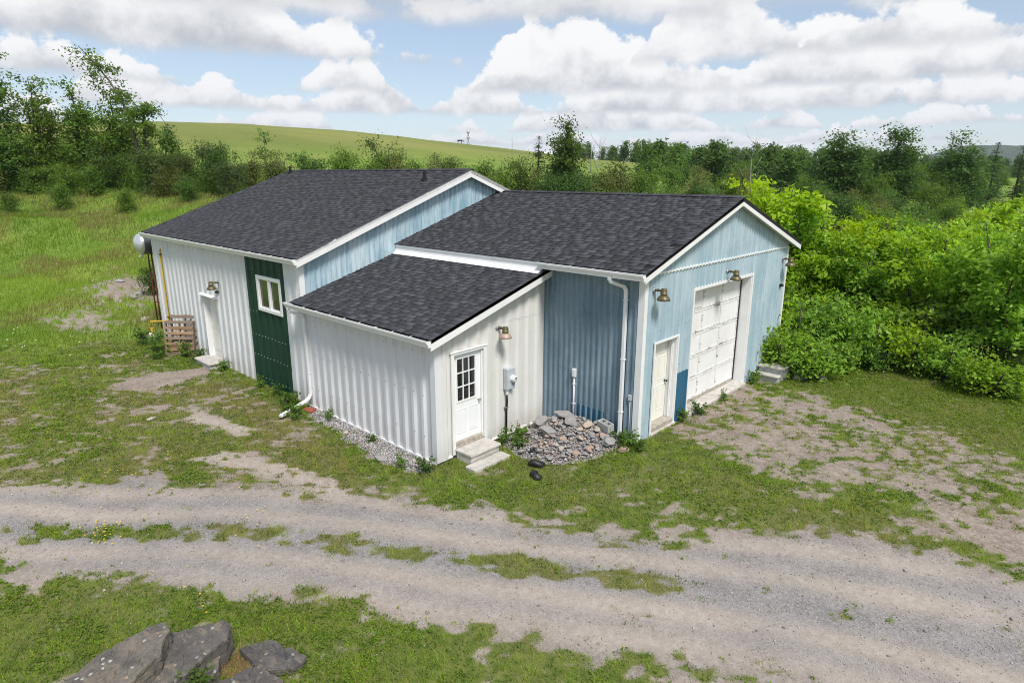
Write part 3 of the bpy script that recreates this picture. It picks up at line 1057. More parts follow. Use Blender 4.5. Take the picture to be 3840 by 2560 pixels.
def lay_shingles(roof, x0, x1, y0, y1, zf, slope, seed, loose=0):
    rng = random.Random(seed)
    ln = math.sqrt(1 + slope * slope)
    up = Vector((0, 1 / ln, slope / ln))
    nr = Vector((0, -slope / ln, 1 / ln))
    rows = int((y1 - y0) * ln / EXPO) + 1
    tabs = []
    for r in range(rows):
        s = r * EXPO
        x = x0 - rng.random() * .2
        th = rng.random() < .5
        while x < x1 - .02:
            wi = rng.choices(range(4), (1, 2, 3, 3) if not th else (3, 3, 2, 1))[0]
            th = not th if rng.random() < .8 else th
            ti = min(5, max(0, int(rng.gauss(3.1 if th else 2.7, .65) + .5)))
            x = min(x, x1 - _TW[wi] + .004)
            if x >= x0 - .2:
                p = Vector((max(x, x0 - .01), y0, zf(y0))) + up * (s - .012) - nr * .012
                if p.y + up.y * EXPO < y1 + .06:
                    tabs.append((p, wi, ti, 1 if th else 0))
            x += _TW[wi]
    tabs.sort(key=lambda q: (q[0] - CAM).length)
    R = Matrix(((1, 0, 0), up, nr)).transposed()
    for p, wi, ti, th in tabs[:loose]:
        o = bpy.data.objects.new('shingle', tab_mesh(wi, ti, th)[2])
        COL.objects.link(o)
        o.parent = roof
        o.matrix_local = Matrix.Translation(p) @ R.to_4x4()
    V, F, T = [], [], []
    Rn = np.array(R)
    for p, wi, ti, th in tabs[loose:]:
        v, f, _, tone = tab_mesh(wi, ti, th)
        F.append(f + 8 * len(V))
        V.append(v @ Rn.T + np.array(p))
        T.append(tone * rng.uniform(.9, 1.1))
    if V:
        so = link('shingle_field', np_mesh('shingle_field', np.concatenate(V), np.concatenate(F), attrs={'tone': np.concatenate(T)}), M['shingle'], roof)
        tag(so, 'overlapping courses of dark shingles', kind='stuff')


lay_shingles(ROOF['A'], XAL - .385, XA + .275, YF - .21, YRA, zA, .3638, 1)
lay_shingles(ROOF['B'], XA + .03, .28, -.42, YRB, zB, .3251, 2)
lay_shingles(ROOF['C'], XA + .04, -2.52, YF - .36, -.34, zC, .29, 3, loose=300)


def ridge_caps(roof, x0, x1, y, z, slope, seed):
    rng = random.Random(seed)
    ln = math.sqrt(1 + slope * slope)
    me_l = []
    for ti in (1, 2, 3, 4):
        V, F = [], []
        for sgn in (-1, 1):
            b_ = len(V)
            V += [(0, 0, .020), (.29, 0, .006), (.29, sgn * .145 / ln, .006 - .145 * slope / ln), (0, sgn * .145 / ln, .020 - .145 * slope / ln),
                  (0, 0, .008), (0, sgn * .145 / ln, .008 - .145 * slope / ln)]
            F += [(b_, b_ + 1, b_ + 2, b_ + 3), (b_, b_ + 3, b_ + 5, b_ + 4)]
        me = np_mesh('ridge_shingle', V, F, attrs={'tone': np.full(len(V), ti / 5)})
        me.materials.append(M['shingle'])
        me_l.append(me)
    x = x0
    while x < x1 - .1:
        o = bpy.data.objects.new('ridge_shingle', rng.choice(me_l))
        COL.objects.link(o)
        o.parent = roof
        o.location = (x, y + rng.uniform(-.006, .006), z + .004)
        x += .15
    return


ridge_caps(ROOF['A'], XAL - .38, XA + .1, YRA, zA(YRA), .3638, 5)
ridge_caps(ROOF['B'], XA + .05, .13, YRB, zB(YRB), .3251, 6)


def rake(x0, x1, pts, drop):
    """sloping board: pts (y,z) along its top edge"""
    for (ya, za), (yb, zb) in zip(pts[:-1], pts[1:]):
        with part('rake_board', M['trim']) as b:
            b.prism([(x0, ya, za - drop), (x0, yb, zb - drop), (x0, yb, zb), (x0, ya, za)], (x1 - x0, 0, 0))


ea, eb = YF - .20, -.405
rake(XA + .225, XA + .255, [(ea, zA(ea) - .012), (YRA, zA(YRA) - .012), (YAB + .20, zA(ea) - .012)], .23)
rake(XAL - .37, XAL - .34, [(ea, zA(ea) - .012), (YRA, zA(YRA) - .012), (YAB + .20, zA(ea) - .012)], .20)
rake(.225, .255, [(eb, zB(eb) - .012), (YRB, zB(YRB) - .012), (WB + .405, zB(eb) - .012)], .215)
ec = YF - .345
rake(-2.57, -2.54, [(ec, zC(ec) - .012), (-.03, zC(-.03) - .012)], .24)

for (x0, x1, y0, yr, zf, w2) in ((XA + .03, XA + .225, ea, YRA, zA, None), (.03, .225, eb, YRB, zB, None), (XC + .03, -2.57, ec, -.05, zC, 1)):
    with part('soffit', M['soffit']) as b:
        b.prism([(x0, y0, zf(y0) - .155), (x0, yr, zf(yr) - .155), (x0, yr, zf(yr) - .14), (x0, y0, zf(y0) - .14)], (x1 - x0, 0, 0))
        if w2 is None:
            b.prism([(x0, yr, zf(yr) - .155), (x0, 2 * yr - y0, zf(y0) - .155), (x0, 2 * yr - y0, zf(y0) - .14), (x0, yr, zf(yr) - .14)], (x1 - x0, 0, 0))
with part('soffit', M['soffit']) as b:
    b.box((XAL - .34, ea + .03, zA(ea) - .15), (XA + .2, YF - .03, zA(ea) - .135))
with part('soffit', M['soffit']) as b:
    b.box((XC, eb + .03, zB(eb) - .13), (.2, -.04, zB(eb) - .115))
with part('soffit', M['soffit']) as b:
    b.box((XA + .05, ec + .03, zC(ec) - .15), (-2.6, YF - .08, zC(ec) - .135))
with part('fascia', M['trim']) as b:      # between the garage roof and the lean-to roof
    b.box((XA + .05, eb, zC(eb) + .015), (-2.57, eb + .03, zB(eb) - .03))
    b.box((XA + .05, eb - .012, zB(eb) - .085), (-2.57, eb - .001, zB(eb) - .035))
with part('flashing', M['trim']) as b:
    b.prism([(XA + .05, eb - .14, zC(eb - .14) + .014), (XA + .05, eb - .002, zC(eb - .002) + .012), (XA + .05, eb - .002, zC(eb) + .10), (XA + .05, eb - .02, zC(eb) + .06)], (-2.57 - XA - .05, 0, 0))


def gutter(x0, x1, ye, ze, mat=None):
    prof = [(.012, -.035), (.012, -.175), (-.062, -.175), (-.068, -.135), (-.086, -.108), (-.110, -.085), (-.112, -.060), (-.120, -.058), (-.120, -.022), (-.100, -.022), (-.100, -.032)]
    with part('gutter', M['trim']) as b:
        pa = [(x0, ye + a, ze + c) for a, c in prof]
        pb = [(x1, ye + a, ze + c) for a, c in prof]
        n = len(prof)
        b.add(pa + pb, [(i, i + 1, n + i + 1, n + i) for i in range(n - 1)])
        b.add(pa[:9], [tuple(range(9))])
        b.add(pb[:9], [tuple(range(8, -1, -1))])
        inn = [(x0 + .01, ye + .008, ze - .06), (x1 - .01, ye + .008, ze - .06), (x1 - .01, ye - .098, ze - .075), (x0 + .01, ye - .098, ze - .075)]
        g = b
    with part('gutter_shade', M['dark_fill'], g.o) as b:  # flat dark sheet standing in for the shade inside the open gutter
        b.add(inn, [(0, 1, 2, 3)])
    with part('gutter_hanger', M['frame'], g.o) as b:
        x = x0 + .3
        while x < x1:
            b.box((x, ye - .108, ze - .038), (x + .03, ye + .0, ze - .030))
            x += .62
    return g.o


gutter(XAL - .40, XA + .25, ea, zA(ea))
gutter(-2.62, .25, eb, zB(eb))
gutter(XA - .16, -2.545, ec, zC(ec))

# downspouts
with part('downspout', M['trim']) as b:
    yg = eb - .055
    b.rtube([(-.60, yg, zB(eb) - .12), (-.60, yg, zB(eb) - .21), (-.585, yg + .03, zB(eb) - .27), (-.44, -.12, zB(eb) - .40), (-.415, -.085, zB(eb) - .47), (-.41, -.082, zB(eb) - .55),
             (-.41, -.082, .14), (-.415, -.10, .07), (-.46, -.20, -.02)], .042, .034, (1, 0, 0))
    for z in (3.2, 1.85, .6):
        b.box((-.462, -.121, z), (-.358, -.03, z + .02))
with part('downspout', M['trim']) as b:
    yg = ec - .055
    b.rtube([(XA - .02, yg, zC(ec) - .12), (XA - .02, yg, zC(ec) - .20), (XA + .0, yg + .03, zC(ec) - .26), (XA + .22, YF - .16, zC(ec) - .36), (XA + .26, YF - .125, zC(ec) - .43), (XA + .265, YF - .122, zC(ec) - .5),
             (XA + .265, YF - .122, .12), (XA + .27, YF - .16, .03), (XA + .29, YF - .26, -.03), (XA + .36, YF - .66, -.12), (XA + .45, YF - 1.12, -.20)], .046, .036, (1, 0, 0))
    for z in (1.9, .7):
        b.box((XA + .21, YF - .16, z), (XA + .32, YF - .03, z + .02))

# roof vents
for (x, y, hgt) in ((-9.23, 1.6, .25), (-18.9, 2.2, .28)):
    with part('vent_pipe', M['roofmetal']) as b:
        z = zA(y)
        b.lathe([(.052, -.1), (.052, hgt), (.040, hgt), (.040, hgt - .05), (0, hgt - .05)], (x, y, z), n=14)
        b.lathe([(.13, -.02), (.075, .06), (.055, .075)], (x, y, z), n=14)

# ---------------------------------------------------------------- doors and windows
def panel_door(at, W, Hh, mat, rows, parent_name='door', thick=.045, label=None):
    """at(u, z, dep) -> point; leaf with raised moulded panels. rows: list of (u0,u1,z0,z1)"""
    d = MB()
    def bx(mb, u0, u1, z0, z1, d0, d1):
        p = [at(u0, z0, d0), at(u1, z0, d0), at(u1, z1, d0), at(u0, z1, d0)]
        mb.prism(p, at(u0, z0, d1) - at(u0, z0, d0))
    bx(d, 0, W, 0, Hh, -thick, 0)
    o = d.build(parent_name, mat, WS)
    for (u0, u1, z0, z1) in rows:
        p = MB()
        e = .028
        # frame moulding and raised field
        bx(p, u0, u1, z0, z0 + e, .0005, .009); bx(p, u0, u1, z1 - e, z1, .0005, .009)
        bx(p, u0, u0 + e, z0 + e, z1 - e, .0005, .009); bx(p, u1 - e, u1, z0 + e, z1 - e, .0005, .009)
        bx(p, u0 + .055, u1 - .055, z0 + .055, z1 - .055, .0005, .007)
        p.build('door_panel', mat, o)
    if label:
        o['label'] = label
    return o


def six(W, Hh):
    c = W / 2
    r = []
    for a, b_ in ((.10, c - .05), (c + .05, W - .10)):
        r += [(a, b_, .22, .86), (a, b_, 1.00, 1.58), (a, b_, Hh - .36, Hh - .12)]
    return r


def knob(at, u, z, parent, mat, axis):
    k = MB()
    k.lathe([(0, 0), (.032, 0), (.032, .008), (.012, .012), (.012, .035), (.027, .045), (.030, .06), (.022, .075), (0, .078)], at(u, z, .001), axis, n=14)
    k.build('knob', mat, parent)


# garage wing: side door in its deep reveal
atB = lambda u, z, dep: Vector((-.20 + dep, .56 + u, .13 + z))
dB = panel_door(atB, .98, 2.02, M['cream'], six(.98, 2.02), label='cream six-panel door beside the garage door')
knob(atB, .90, .92, dB, M['black'], (1, 0, 0))
with part('door_frame', M['trim']) as b:
    b.box((-.24, .53, -.1), (.020, .557, 2.17)); b.box((-.24, 1.543, -.1), (.020, 1.570, 2.17)); b.box((-.24, .558, 2.152), (.020, 1.542, 2.17))
    b.box((.022, .485, -.12), (.046, .535, 2.215)); b.box((.022, 1.565, -.12), (.046, 1.615, 2.215)); b.box((.022, .536, 2.165), (.046, 1.564, 2.215))
    b.box((-.19, 1.52, .13), (-.06, 1.5425, 2.15)); b.box((-.10, 1.50, .13), (-.085, 1.5195, 2.15))
with part('door_sill', M['wood_sill']) as b:
    b.bbox((-.26, .56, .02), (.045, 1.54, .125), .01)
with part('door_sill', M['concrete']) as b:
    b.bbox((-.26, .50, -.35), (.09, 1.62, .018), .012)

# garage door, five sections of three panels, set back in its opening
GX0 = -.28
with part('garage_frame', M['trim']) as b:
    b.box((-.40, 2.23, -.05), (.020, 2.262, 3.17)); b.box((-.40, 5.548, -.05), (.020, 5.58, 3.17)); b.box((-.40, 2.263, 3.138), (.020, 5.547, 3.17))
    b.box((.022, 2.18, -.05), (.048, 2.235, 3.225)); b.box((.022, 5.575, -.05), (.048, 5.66, 3.225)); b.box((.022, 2.236, 3.165), (.048, 5.574, 3.225))
    for k in range(21):
        b.box((.023, 2.25 + k * .16, 3.226), (.034, 2.31 + k * .16, 3.25))
with part('garage_seal', M['dark_fill']) as b:
    b.box((GX0 - .06, 5.500, .1), (GX0 + .045, 5.547, 3.137))
with part('garage_door', M['wood_sill']) as b:
    b.box((GX0 - .05, 2.265, .14), (GX0, 5.498, 3.135))
gd = b.o
sec = 2.995 / 5
rng = random.Random(8)
for r in range(5):
    z0, z1 = .14 + r * sec, .14 + (r + 1) * sec
    cw = (5.498 - 2.265) / 3
    for c in range(3):
        y0, y1 = 2.265 + c * cw, 2.265 + (c + 1) * cw
        with part('garage_panel', M['peel_panel'], gd) as b:
            sh = rng.uniform(0, .003)
            b.box((GX0 + .001, y0 + .046, z0 + .062), (GX0 + .010 + sh, y1 - .046, z1 - .062))
    with part('rail', M['peel_rail'], gd) as b:
        b.box((GX0 + .002, 2.268, z0 + .009), (GX0 + .026, 5.495, z0 + .056)); b.box((GX0 + .002, 2.268, z1 - .056), (GX0 + .026, 5.495, z1 - .009))
    for c in range(4):
        yy = 2.265 + c * cw
        with part('stile', M['peel_rail'], gd) as b:
            b.box((GX0 + .003, max(2.267, yy - .040), z0 + .057), (GX0 + .024, min(5.496, yy + .040), z1 - .057))
with part('bottom_seal', M['wood_sill'], gd) as b:
    b.box((GX0 - .02, 2.27, .06), (GX0 + .03, 5.495, .139))
with part('garage_sill', M['concrete']) as b:
    b.bbox((-.45, 2.20, -.40), (.13, 5.62, .055), .015)

# lean-to door with nine lights
atC = lambda u, z, dep: Vector((XC - .022 + dep, -3.02 + u, .06 + z))
def cb(mb, u0, u1, z0, z1, d0, d1):
    mb.prism([atC(u0, z0, d0), atC(u1, z0, d0), atC(u1, z1, d0), atC(u0, z1, d0)], atC(u0, z0, d1) - atC(u0, z0, d0))
DW, DH = .83, 2.02
lu0, lu1, lz0, lz1 = .125, .665, .93, 1.90
b = MB()
cb(b, 0, lu0, 0, DH, -.045, 0); cb(b, lu1, DW, 0, DH, -.045, 0); cb(b, lu0, lu1, 0, lz0, -.045, 0); cb(b, lu0, lu1, lz1, DH, -.045, 0)
dC = b.build('door', M['doorwhite'], WS)
dC['label'] = 'white door with nine small window panes'
for (u0, u1, z0, z1) in ((.10, .375, .17, .74), (.455, .73, .17, .74)):
    b = MB()
    e = .026
    cb(b, u0, u1, z0, z0 + e, .0005, .009); cb(b, u0, u1, z1 - e, z1, .0005, .009); cb(b, u0, u0 + e, z0 + e, z1 - e, .0005, .009); cb(b, u1 - e, u1, z0 + e, z1 - e, .0005, .009)
    cb(b, u0 + .05, u1 - .05, z0 + .05, z1 - .05, .0005, .007)
    b.build('door_panel', M['doorwhite'], dC)
pw, ph = (lu1 - lu0) / 3, (lz1 - lz0) / 3
for i in range(3):
    for j in range(3):
        b = MB()
        cb(b, lu0 + i * pw, lu0 + (i + 1) * pw, lz0 + j * ph, lz0 + (j + 1) * ph, -.026, -.018)
        b.build('pane', M['glass_dark'], dC)
for i in (1, 2):
    b = MB(); cb(b, lu0 + i * pw - .011, lu0 + i * pw + .011, lz0, lz1, -.017, .006); b.build('muntin', M['doorwhite'], dC)
    b = MB(); cb(b, lu0, lu1, lz0 + i * ph - .011, lz0 + i * ph + .011, -.017, .004); b.build('muntin', M['doorwhite'], dC)
b = MB()
cb(b, lu0 - .03, lu1 + .03, lz1, lz1 + .03, .0005, .012); cb(b, lu0 - .03, lu0, lz0, lz1, .0005, .012); cb(b, lu1, lu1 + .03, lz0, lz1, .0005, .012)
b.build('light_frame', M['doorwhite'], dC)
b = MB(); cb(b, lu0 - .03, lu1 + .03, lz0 - .03, lz0, .0005, .014); b.build('light_frame', M['cream'], dC)
knob(atC, .765, .84, dC, M['steel'], (1, 0, 0))
with part('door_frame', M['trim']) as b:
    b.box((XC - .09, -3.06, -.05), (XC + .02, -3.024, 2.11)); b.box((XC - .09, -2.186, -.05), (XC + .02, -2.13, 2.11)); b.box((XC - .09, -3.023, 2.085), (XC + .02, -2.187, 2.11))
    b.box((XC + .034, -3.12, -.20), (XC + .066, -3.045, 2.15)); b.box((XC + .034, -2.145, -.20), (XC + .066, -2.055, 2.15)); b.box((XC + .034, -3.044, 2.095), (XC + .066, -2.146, 2.15))
    b.box((XC + .036, -3.14, 2.151), (XC + .085, -2.035, 2.175))
with part('door_sill', M['wood_sill']) as b:
    b.bbox((XC - .09, -3.02, -.02), (XC + .045, -2.19, .058), .008)
with part('door_sill', M['wood_sill']) as b:
    b.bbox((XC - .05, -3.04, -.21), (XC + .060, -2.15, -.022), .006)

# main block: cream door in a reveal, with a little hood board
atA = lambda u, z, dep: Vector((-14.84 + u, YF + .15 - dep, -.18 + z))
dA = panel_door(atA, 1.11, 2.10, M['cream'], six(1.11, 2.10), label='cream panel door in the white wall')
with part('door_frame', M['trim']) as b:
    b.box((-14.87, YF - .045, -.4), (-14.842, YF + .2, 1.95)); b.box((-13.728, YF - .045, -.4), (-13.70, YF + .2, 1.95)); b.box((-14.841, YF - .045, 1.925), (-13.729, YF + .2, 1.95))
with part('door_hood', M['trim']) as b:
    b.prism([(-14.95, YF - .03, 1.955), (-14.95, YF - .13, 1.955), (-14.95, YF - .12, 1.985), (-14.95, YF - .03, 2.03)], (1.35, 0, 0))
with part('door_sill', M['concrete']) as b:
    b.bbox((-14.88, YF - .05, -.5), (-13.69, YF + .2, -.19), .01)

with part('window', M['frame']) as b:
    x0, x1, z0, z1 = -10.68, -9.27, 2.036, 3.07
    e, yo, yi = .085, YF - .075, YF + .03
    b.box((x0, yo, z0), (x1, yi, z0 + e)); b.box((x0, yo, z1 - e), (x1, yi, z1)); b.box((x0, yo, z0 + e), (x0 + e, yi, z1 - e)); b.box((x1 - e, yo, z0 + e), (x1, yi, z1 - e))
wn = b.o
xm = (x0 + x1) / 2
with part('sash', M['frame'], wn) as b:
    b.box((xm - .035, yo + .015, z0 + e), (xm + .035, yi, z1 - e))
for a, c, dy in ((x0 + e, xm - .035, .0), (xm + .035, x1 - e, .012)):
    with part('sash', M['frame'], wn) as b:
        f = .035
        y_a, y_b = yo + .025 + dy, yi - .001
        b.box((a, y_a, z0 + e), (c, y_b, z0 + e + f)); b.box((a, y_a, z1 - e - f), (c, y_b, z1 - e)); b.box((a, y_a, z0 + e + f), (a + f, y_b, z1 - e - f)); b.box((c - f, y_a, z0 + e + f), (c, y_b, z1 - e - f))
    with part('pane', M['glass'], wn) as b:
        b.box((a + f, yo + .06 + dy, z0 + e + f), (c - f, yo + .068 + dy, z1 - e - f))

# screws and lap lines on the sheets
def screws(name, pts, n, size, mat):
    mb = MB()
    n = Vector(n)
    s = Vector((abs(n.y), abs(n.x), 0)) * size
    for p in pts:
        p = Vector(p)
        mb.obox(p - s / 2 - Vector((0, 0, size / 2)), s, Vector((0, 0, size)), n * .008)
    tag(mb.build(name, mat, WS), kind='stuff')


rng = random.Random(4)
pts = [(-11.36 + .095 + k * .2, YF - .048, z + rng.uniform(-.01, .01)) for z in (.62, 1.25, 1.95, 3.2, -.05) for k in range(11) if not (z > 1.9 and -10.75 < -11.36 + .095 + k * .2 < -9.2)]
screws('screws', pts, (0, -1, 0), .016, M['pvc'])
pts = [(XA + .3 + k * .34 + .02, YF - .082, z + rng.uniform(-.015, .015)) for z in (1.25, 2.2, .3) for k in range(15) if rng.random() < .75]
screws('screws', pts, (0, -1, 0), .014, M['rust'])
pts = [(.036, .1 + k * .16, z) for z in (.35, 1.45, 2.45) for k in range(50) if rng.random() < .6 and not (.5 < .1 + k * .16 < 1.65 and z < 2.2) and not (2.2 < .1 + k * .16 < 5.65 and z < 3.2)]
screws('screws', pts, (1, 0, 0), .012, M['blue_new'])
pts = [(-2.7 + k * .16, -.036, z) for z in (.55, 1.3, 2.1, 2.9) for k in range(17) if rng.random() < .7]
screws('screws', pts, (0, -1, 0), .012, M['blue_new'])
pts = [(-18.9 + k * .40, YF - .046, z) for z in (1.1, 2.0, 2.9) for k in range(20) if rng.random() < .7 and not (-15 < -18.9 + k * .4 < -13.6 and z < 2.1)]
screws('screws', pts, (0, -1, 0), .014, M['galv'])
pts = [(XA + .036, YF + .16 + k * .16, 2.85 + .3638 * k * .16 * .9 + .0) for k in range(40) if rng.random() < .5]
screws('screws', pts, (1, 0, 0), .014, M['rust'])
with part('lap_seam', M['galv']) as b:
    for x0, x1 in ((-18.9, -14.95), (-13.6, -11.5), (-9.0, -8.25)):
        b.box((x0, YF - .0095, .452), (x1, YF - .0075, .458))

# ------------------------------------------------------------------ wall lamps
def lamp(loc, rz, label, shade='bronze'):
    t = tag(empty('wall_lamp', loc, rz), label, 'lamp', 'barn lamps on the walls')
    b = MB(); b.lathe([(0, 0), (.062, 0), (.062, .022), (.045, .034), (0, .036)], (.022, 0, 0), (1, 0, 0), 16); b.build('mount', M['galv'], t)
    b = MB(); b.tube([(.05, 0, 0), (.14, 0, .012), (.20, 0, .0), (.245, 0, -.035)], [.020, .024, .026, .022], 10)
    b.lathe([(.03, -.02), (.038, 0), (.03, .02)], (.12, 0, .01), (1, 0, 0), 12); b.build('arm', M['bronze'], t)
    b = MB(); b.lathe([(0, .09), (.062, .088), (.070, .07), (.070, .0), (.078, -.005), (.078, -.035), (.06, -.05)], (.27, 0, -.03), n=18); b.build('socket', M['bronze'], t)
    b = MB(); b.lathe([(.055, -.045), (.085, -.06), (.120, -.095), (.142, -.135), (.148, -.165), (.140, -.165), (.112, -.10), (.05, -.055), (0, -.05)], (.27, 0, -.03), n=24)
    b.build('lamp_shade', M[shade], t)
    b = MB(); b.lathe([(0, -.05), (.03, -.06), (.042, -.10), (.03, -.14), (0, -.15)], (.27, 0, -.03), n=12); b.build('bulb', M['frame'], t)
    return t


lamp((-13.42, YF - .0, 2.52), -PI / 2, 'olive bronze barn lamp above the cream door in the white wall')
lamp((XC, -1.66, 2.47), 0, 'barn lamp with pinkish shade beside the nine-pane door', 'pinkshade')
lamp((0, .34, 3.43), 0, 'olive bronze barn lamp at the near corner of the blue gable')
lamp((0, 3.95, 3.45), 0, 'olive bronze barn lamp over the garage door')
lamp((0, 7.72, 3.43), 0, 'olive bronze barn lamp at the far corner of the blue gable')

# ------------------------------------------------------------------ electrics
t = tag(empty('electric_meter', (XC, -1.33, .93)), 'grey electric meter box on the white lean-to wall', 'meter')
b = MB(); b.bbox((.012, -.14, 0), (.15, .14, .53), .012); b.build('meter_box', M['meter'], t)
b = MB(); b.bbox((.151, -.125, .02), (.160, .125, .50), .003); b.build('cover', M['meter'], t)
b = MB(); b.lathe([(.088, 0), (.088, .03), (.075, .05), (.075, .085), (.06, .10), (0, .102)], (.161, .03, .27), (1, 0, 0), 20); b.build('dial', M['pvc'], t)
b = MB(); b.box((.262, -.005, .28), (.266, .065, .305)); b.build('display', M['black'], t)
b = MB(); b.lathe([(0, .02), (.02, .018), (.02, 0)], (.161, .03, .13), (1, 0, 0), 10); b.build('seal', M['galv'], t)
t = tag(empty('power_conduit', (XC, -1.40, -.25)), 'black cable conduit dropping from the electric meter to the ground', 'conduit')
b = MB(); b.lathe([(.034, 0), (.040, .05), (.040, .12), (.03, .13)], (.075, 0, 1.05), n=12); b.build('adaptor', M['pvc'], t)
b = MB(); b.tube([(.075, 0, 1.06), (.075, 0, .85), (.055, 0, .7), (.055, -.01, 0)], .026, 10); b.build('cable', M['black'], t)
b = MB(); b.box((.012, -.05, .72), (.09, .05, .735)); b.build('clip', M['galv'], t)

t = tag(empty('outlet_conduit', (-1.78, 0, -.1)), 'white outlet box on a thin white conduit, blue wall', 'conduit')
b = MB(); b.bbox((-.055, -.095, 1.24), (.055, -.032, 1.45), .01); b.build('outlet_box', M['pvc'], t)
b = MB(); b.bbox((-.04, -.11, 1.26), (.04, -.096, 1.43), .005); b.build('cover', M['pvc'], t)
b = MB(); b.tube([(0, -.055, 1.245), (0, -.055, 0)], .021, 10); b.lathe([(.026, 0), (.026, .05)], (0, -.05, .8), n=10); b.build('pipe', M['pvc'], t)
for z in (.55, 1.05):
    b = MB(); b.box((-.045, -.075, z), (.045, -.02, z + .018)); b.build('clip', M['pvc'], t)
t = tag(empty('junction_box', (-.20, 0, -.1)), 'small grey junction box with a thin cable beside the corner downspout', 'junction box')
b = MB(); b.bbox((-.04, -.075, 1.03), (.04, -.022, 1.16), .006); b.build('box', M['meter'], t)
b = MB(); b.tube([(0, -.04, 1.03), (.004, -.036, .6), (0, -.04, 0)], .012, 8); b.build('cable', M['meter'], t)
t = tag(empty('floodlight_sensor', (0, 7.74, 2.63)), 'small black sensor high on the blue gable near the far edge', 'sensor')
b = MB(); b.bbox((.02, -.05, -.045), (.09, .05, .045), .012); b.build('housing', M['black'], t)
b = MB(); b.lathe([(.03, 0), (.034, .02), (.02, .04), (0, .042)], (.09, 0, 0), (1, 0, 0), 12); b.build('lens', M['black'], t)
t = tag(empty('wall_sensor', (-13.55, YF, 2.2)), 'small black sensor just below the lamp over the cream door', 'sensor')
b = MB(); b.lathe([(.0, 0), (.04, 0), (.045, .06), (.03, .1), (0, .1)], (0, -.02, 0), (0, -1, 0), 12); b.build('housing', M['black'], t)

# ------------------------------------------------------------------ gas pipe and tank
t = tag(empty('gas_pipe', (-18.25, YF, -.3)), 'yellow gas pipe running up the far end of the white wall', 'pipe')
b = MB(); b.tube([(-.55, -.55, .55), (-.55, -.55, .78), (-.10, -.12, .80), (0, -.07, .84), (0, -.07, 3.42), (.03, -.055, 3.50), (.10, -.02, 3.52), (.10, .06, 3.52)], .033, 10); b.build('pipe', M['yellow'], t)
b = MB(); b.tube([(-.55, -.55, 0), (-.55, -.55, .56)], .033, 10); b.lathe([(.05, 0), (.05, .1)], (-.55, -.55, .45), n=10); b.build('riser', M['yellow'], t)
for z in (.95, 3.30):
    b = MB(); b.box((-.06, -.12, z), (.11, -.03, z + .03)); b.build('clamp', M['black'], t)
b = MB(); b.lathe([(0, 0), (.055, .01), (.06, .05), (0, .07)], (-.55, -.60, .30), (0, -1, 0), 12); b.box((-.63, -.66, .18), (-.47, -.52, .30)); b.build('regulator', M['pvc'], t)

tx, ty = -20.2, -3.25
tgz = gz1(tx, ty)
t = tag(empty('fuel_tank', (tx, ty, tgz)), 'silver horizontal fuel tank on a tall rusty red stand behind the wall', 'tank')
zc = 3.25 - tgz
r = .40
prof = [(0, -.02)] + [(r * math.sin(a), .24 - .26 * math.cos(a)) for a in np.linspace(.15, PI / 2, 9)]
b = MB(); b.lathe(prof, (0, -.55, zc), (0, 1, 0), 28); b.build('tank_end', M['silver'], t)
b = MB(); b.lathe([(r + .006, .235), (r + .006, .26), (r - .002, .262), (r - .002, 1.55), (r * .7, 1.72), (0, 1.78)], (0, -.55, zc), (0, 1, 0), 28); b.build('shell', M['tankgrey'], t)
b = MB(); b.tube([(0, -.33, zc - .40), (0, -.33, zc - .47), (-.02, -.45, zc - .48)], .03, 8); b.build('valve', M['pvc'], t)
b = MB(); b.box((.20, -.02, zc - .34), (.50, .04, zc + .02)); b.box((-.45, -.02, zc - .43), (.5, .04, zc - .37)); b.build('cradle', M['rust'], t)
b = MB(); b.box((-.45, .98, zc - .43), (.5, 1.04, zc - .37)); b.box((-.36, .98, zc - .38), (.36, 1.04, zc - .25)); b.build('cradle', M['rust'], t)
for (x, y) in ((.12, -.04), (.40, 1.0), (-.40, 0), (-.40, 1.0)):
    b = MB(); b.tube([(x, y, -.1), (x * .98, y, zc - .37)], .028, 8); b.build('leg', M['rust'], t)
for z in (1.05, 2.15):
    b = MB(); b.tube([(.12, -.04, z), (.40, 1.0, z)], .02, 6); b.build('brace', M['rust'], t)
    b = MB(); b.tube([(-.40, 0, z), (.12, -.04, z + .0)], .02, 6); b.build('brace', M['rust'], t)

# ------------------------------------------------------------------ pallets leaning by the wall
def pallet(loc, rz, lean, label, seed, W=1.0, Hh=1.22):
    rg = random.Random(seed)
    t = tag(empty('pallet', loc, rz), label, 'pallet', 'wooden pallets by the white wall')
    t.rotation_euler = (lean, 0, rz)
    for x in (0, W / 2 - .02, W - .04):
        b = MB(); b.box((x, 0, 0), (x + .04, .095, Hh)); b.build('stringer', M['pallet'], t)
    n = 7
    for i in range(n):
        z = i * (Hh - .10) / (n - 1)
        b = MB(); dx = rg.uniform(-.012, .012); b.obox((dx, -.020, z + rg.uniform(-.008, .008)), (W, 0, rg.uniform(-.012, .012)), (0, .018, 0), (0, 0, .092)); b.build('slat', M['pallet'], t)
    for z in (0, Hh * .45, Hh - .1):
        b = MB(); b.box((0, .097, z), (W, .114, z + .092)); b.build('slat', M['pallet'], t)
    return t


pallet((-16.42, -4.42, gz1(-16.4, -4.4) - .02), math.radians(42), math.radians(-9), 'weathered wooden pallet leaning in front of another', 3)
pallet((-16.50, -4.18, gz1(-16.5, -4.2) - .02), math.radians(42), math.radians(-7), 'brown wooden pallet standing behind the weathered front one', 4, 1.0, 1.38)

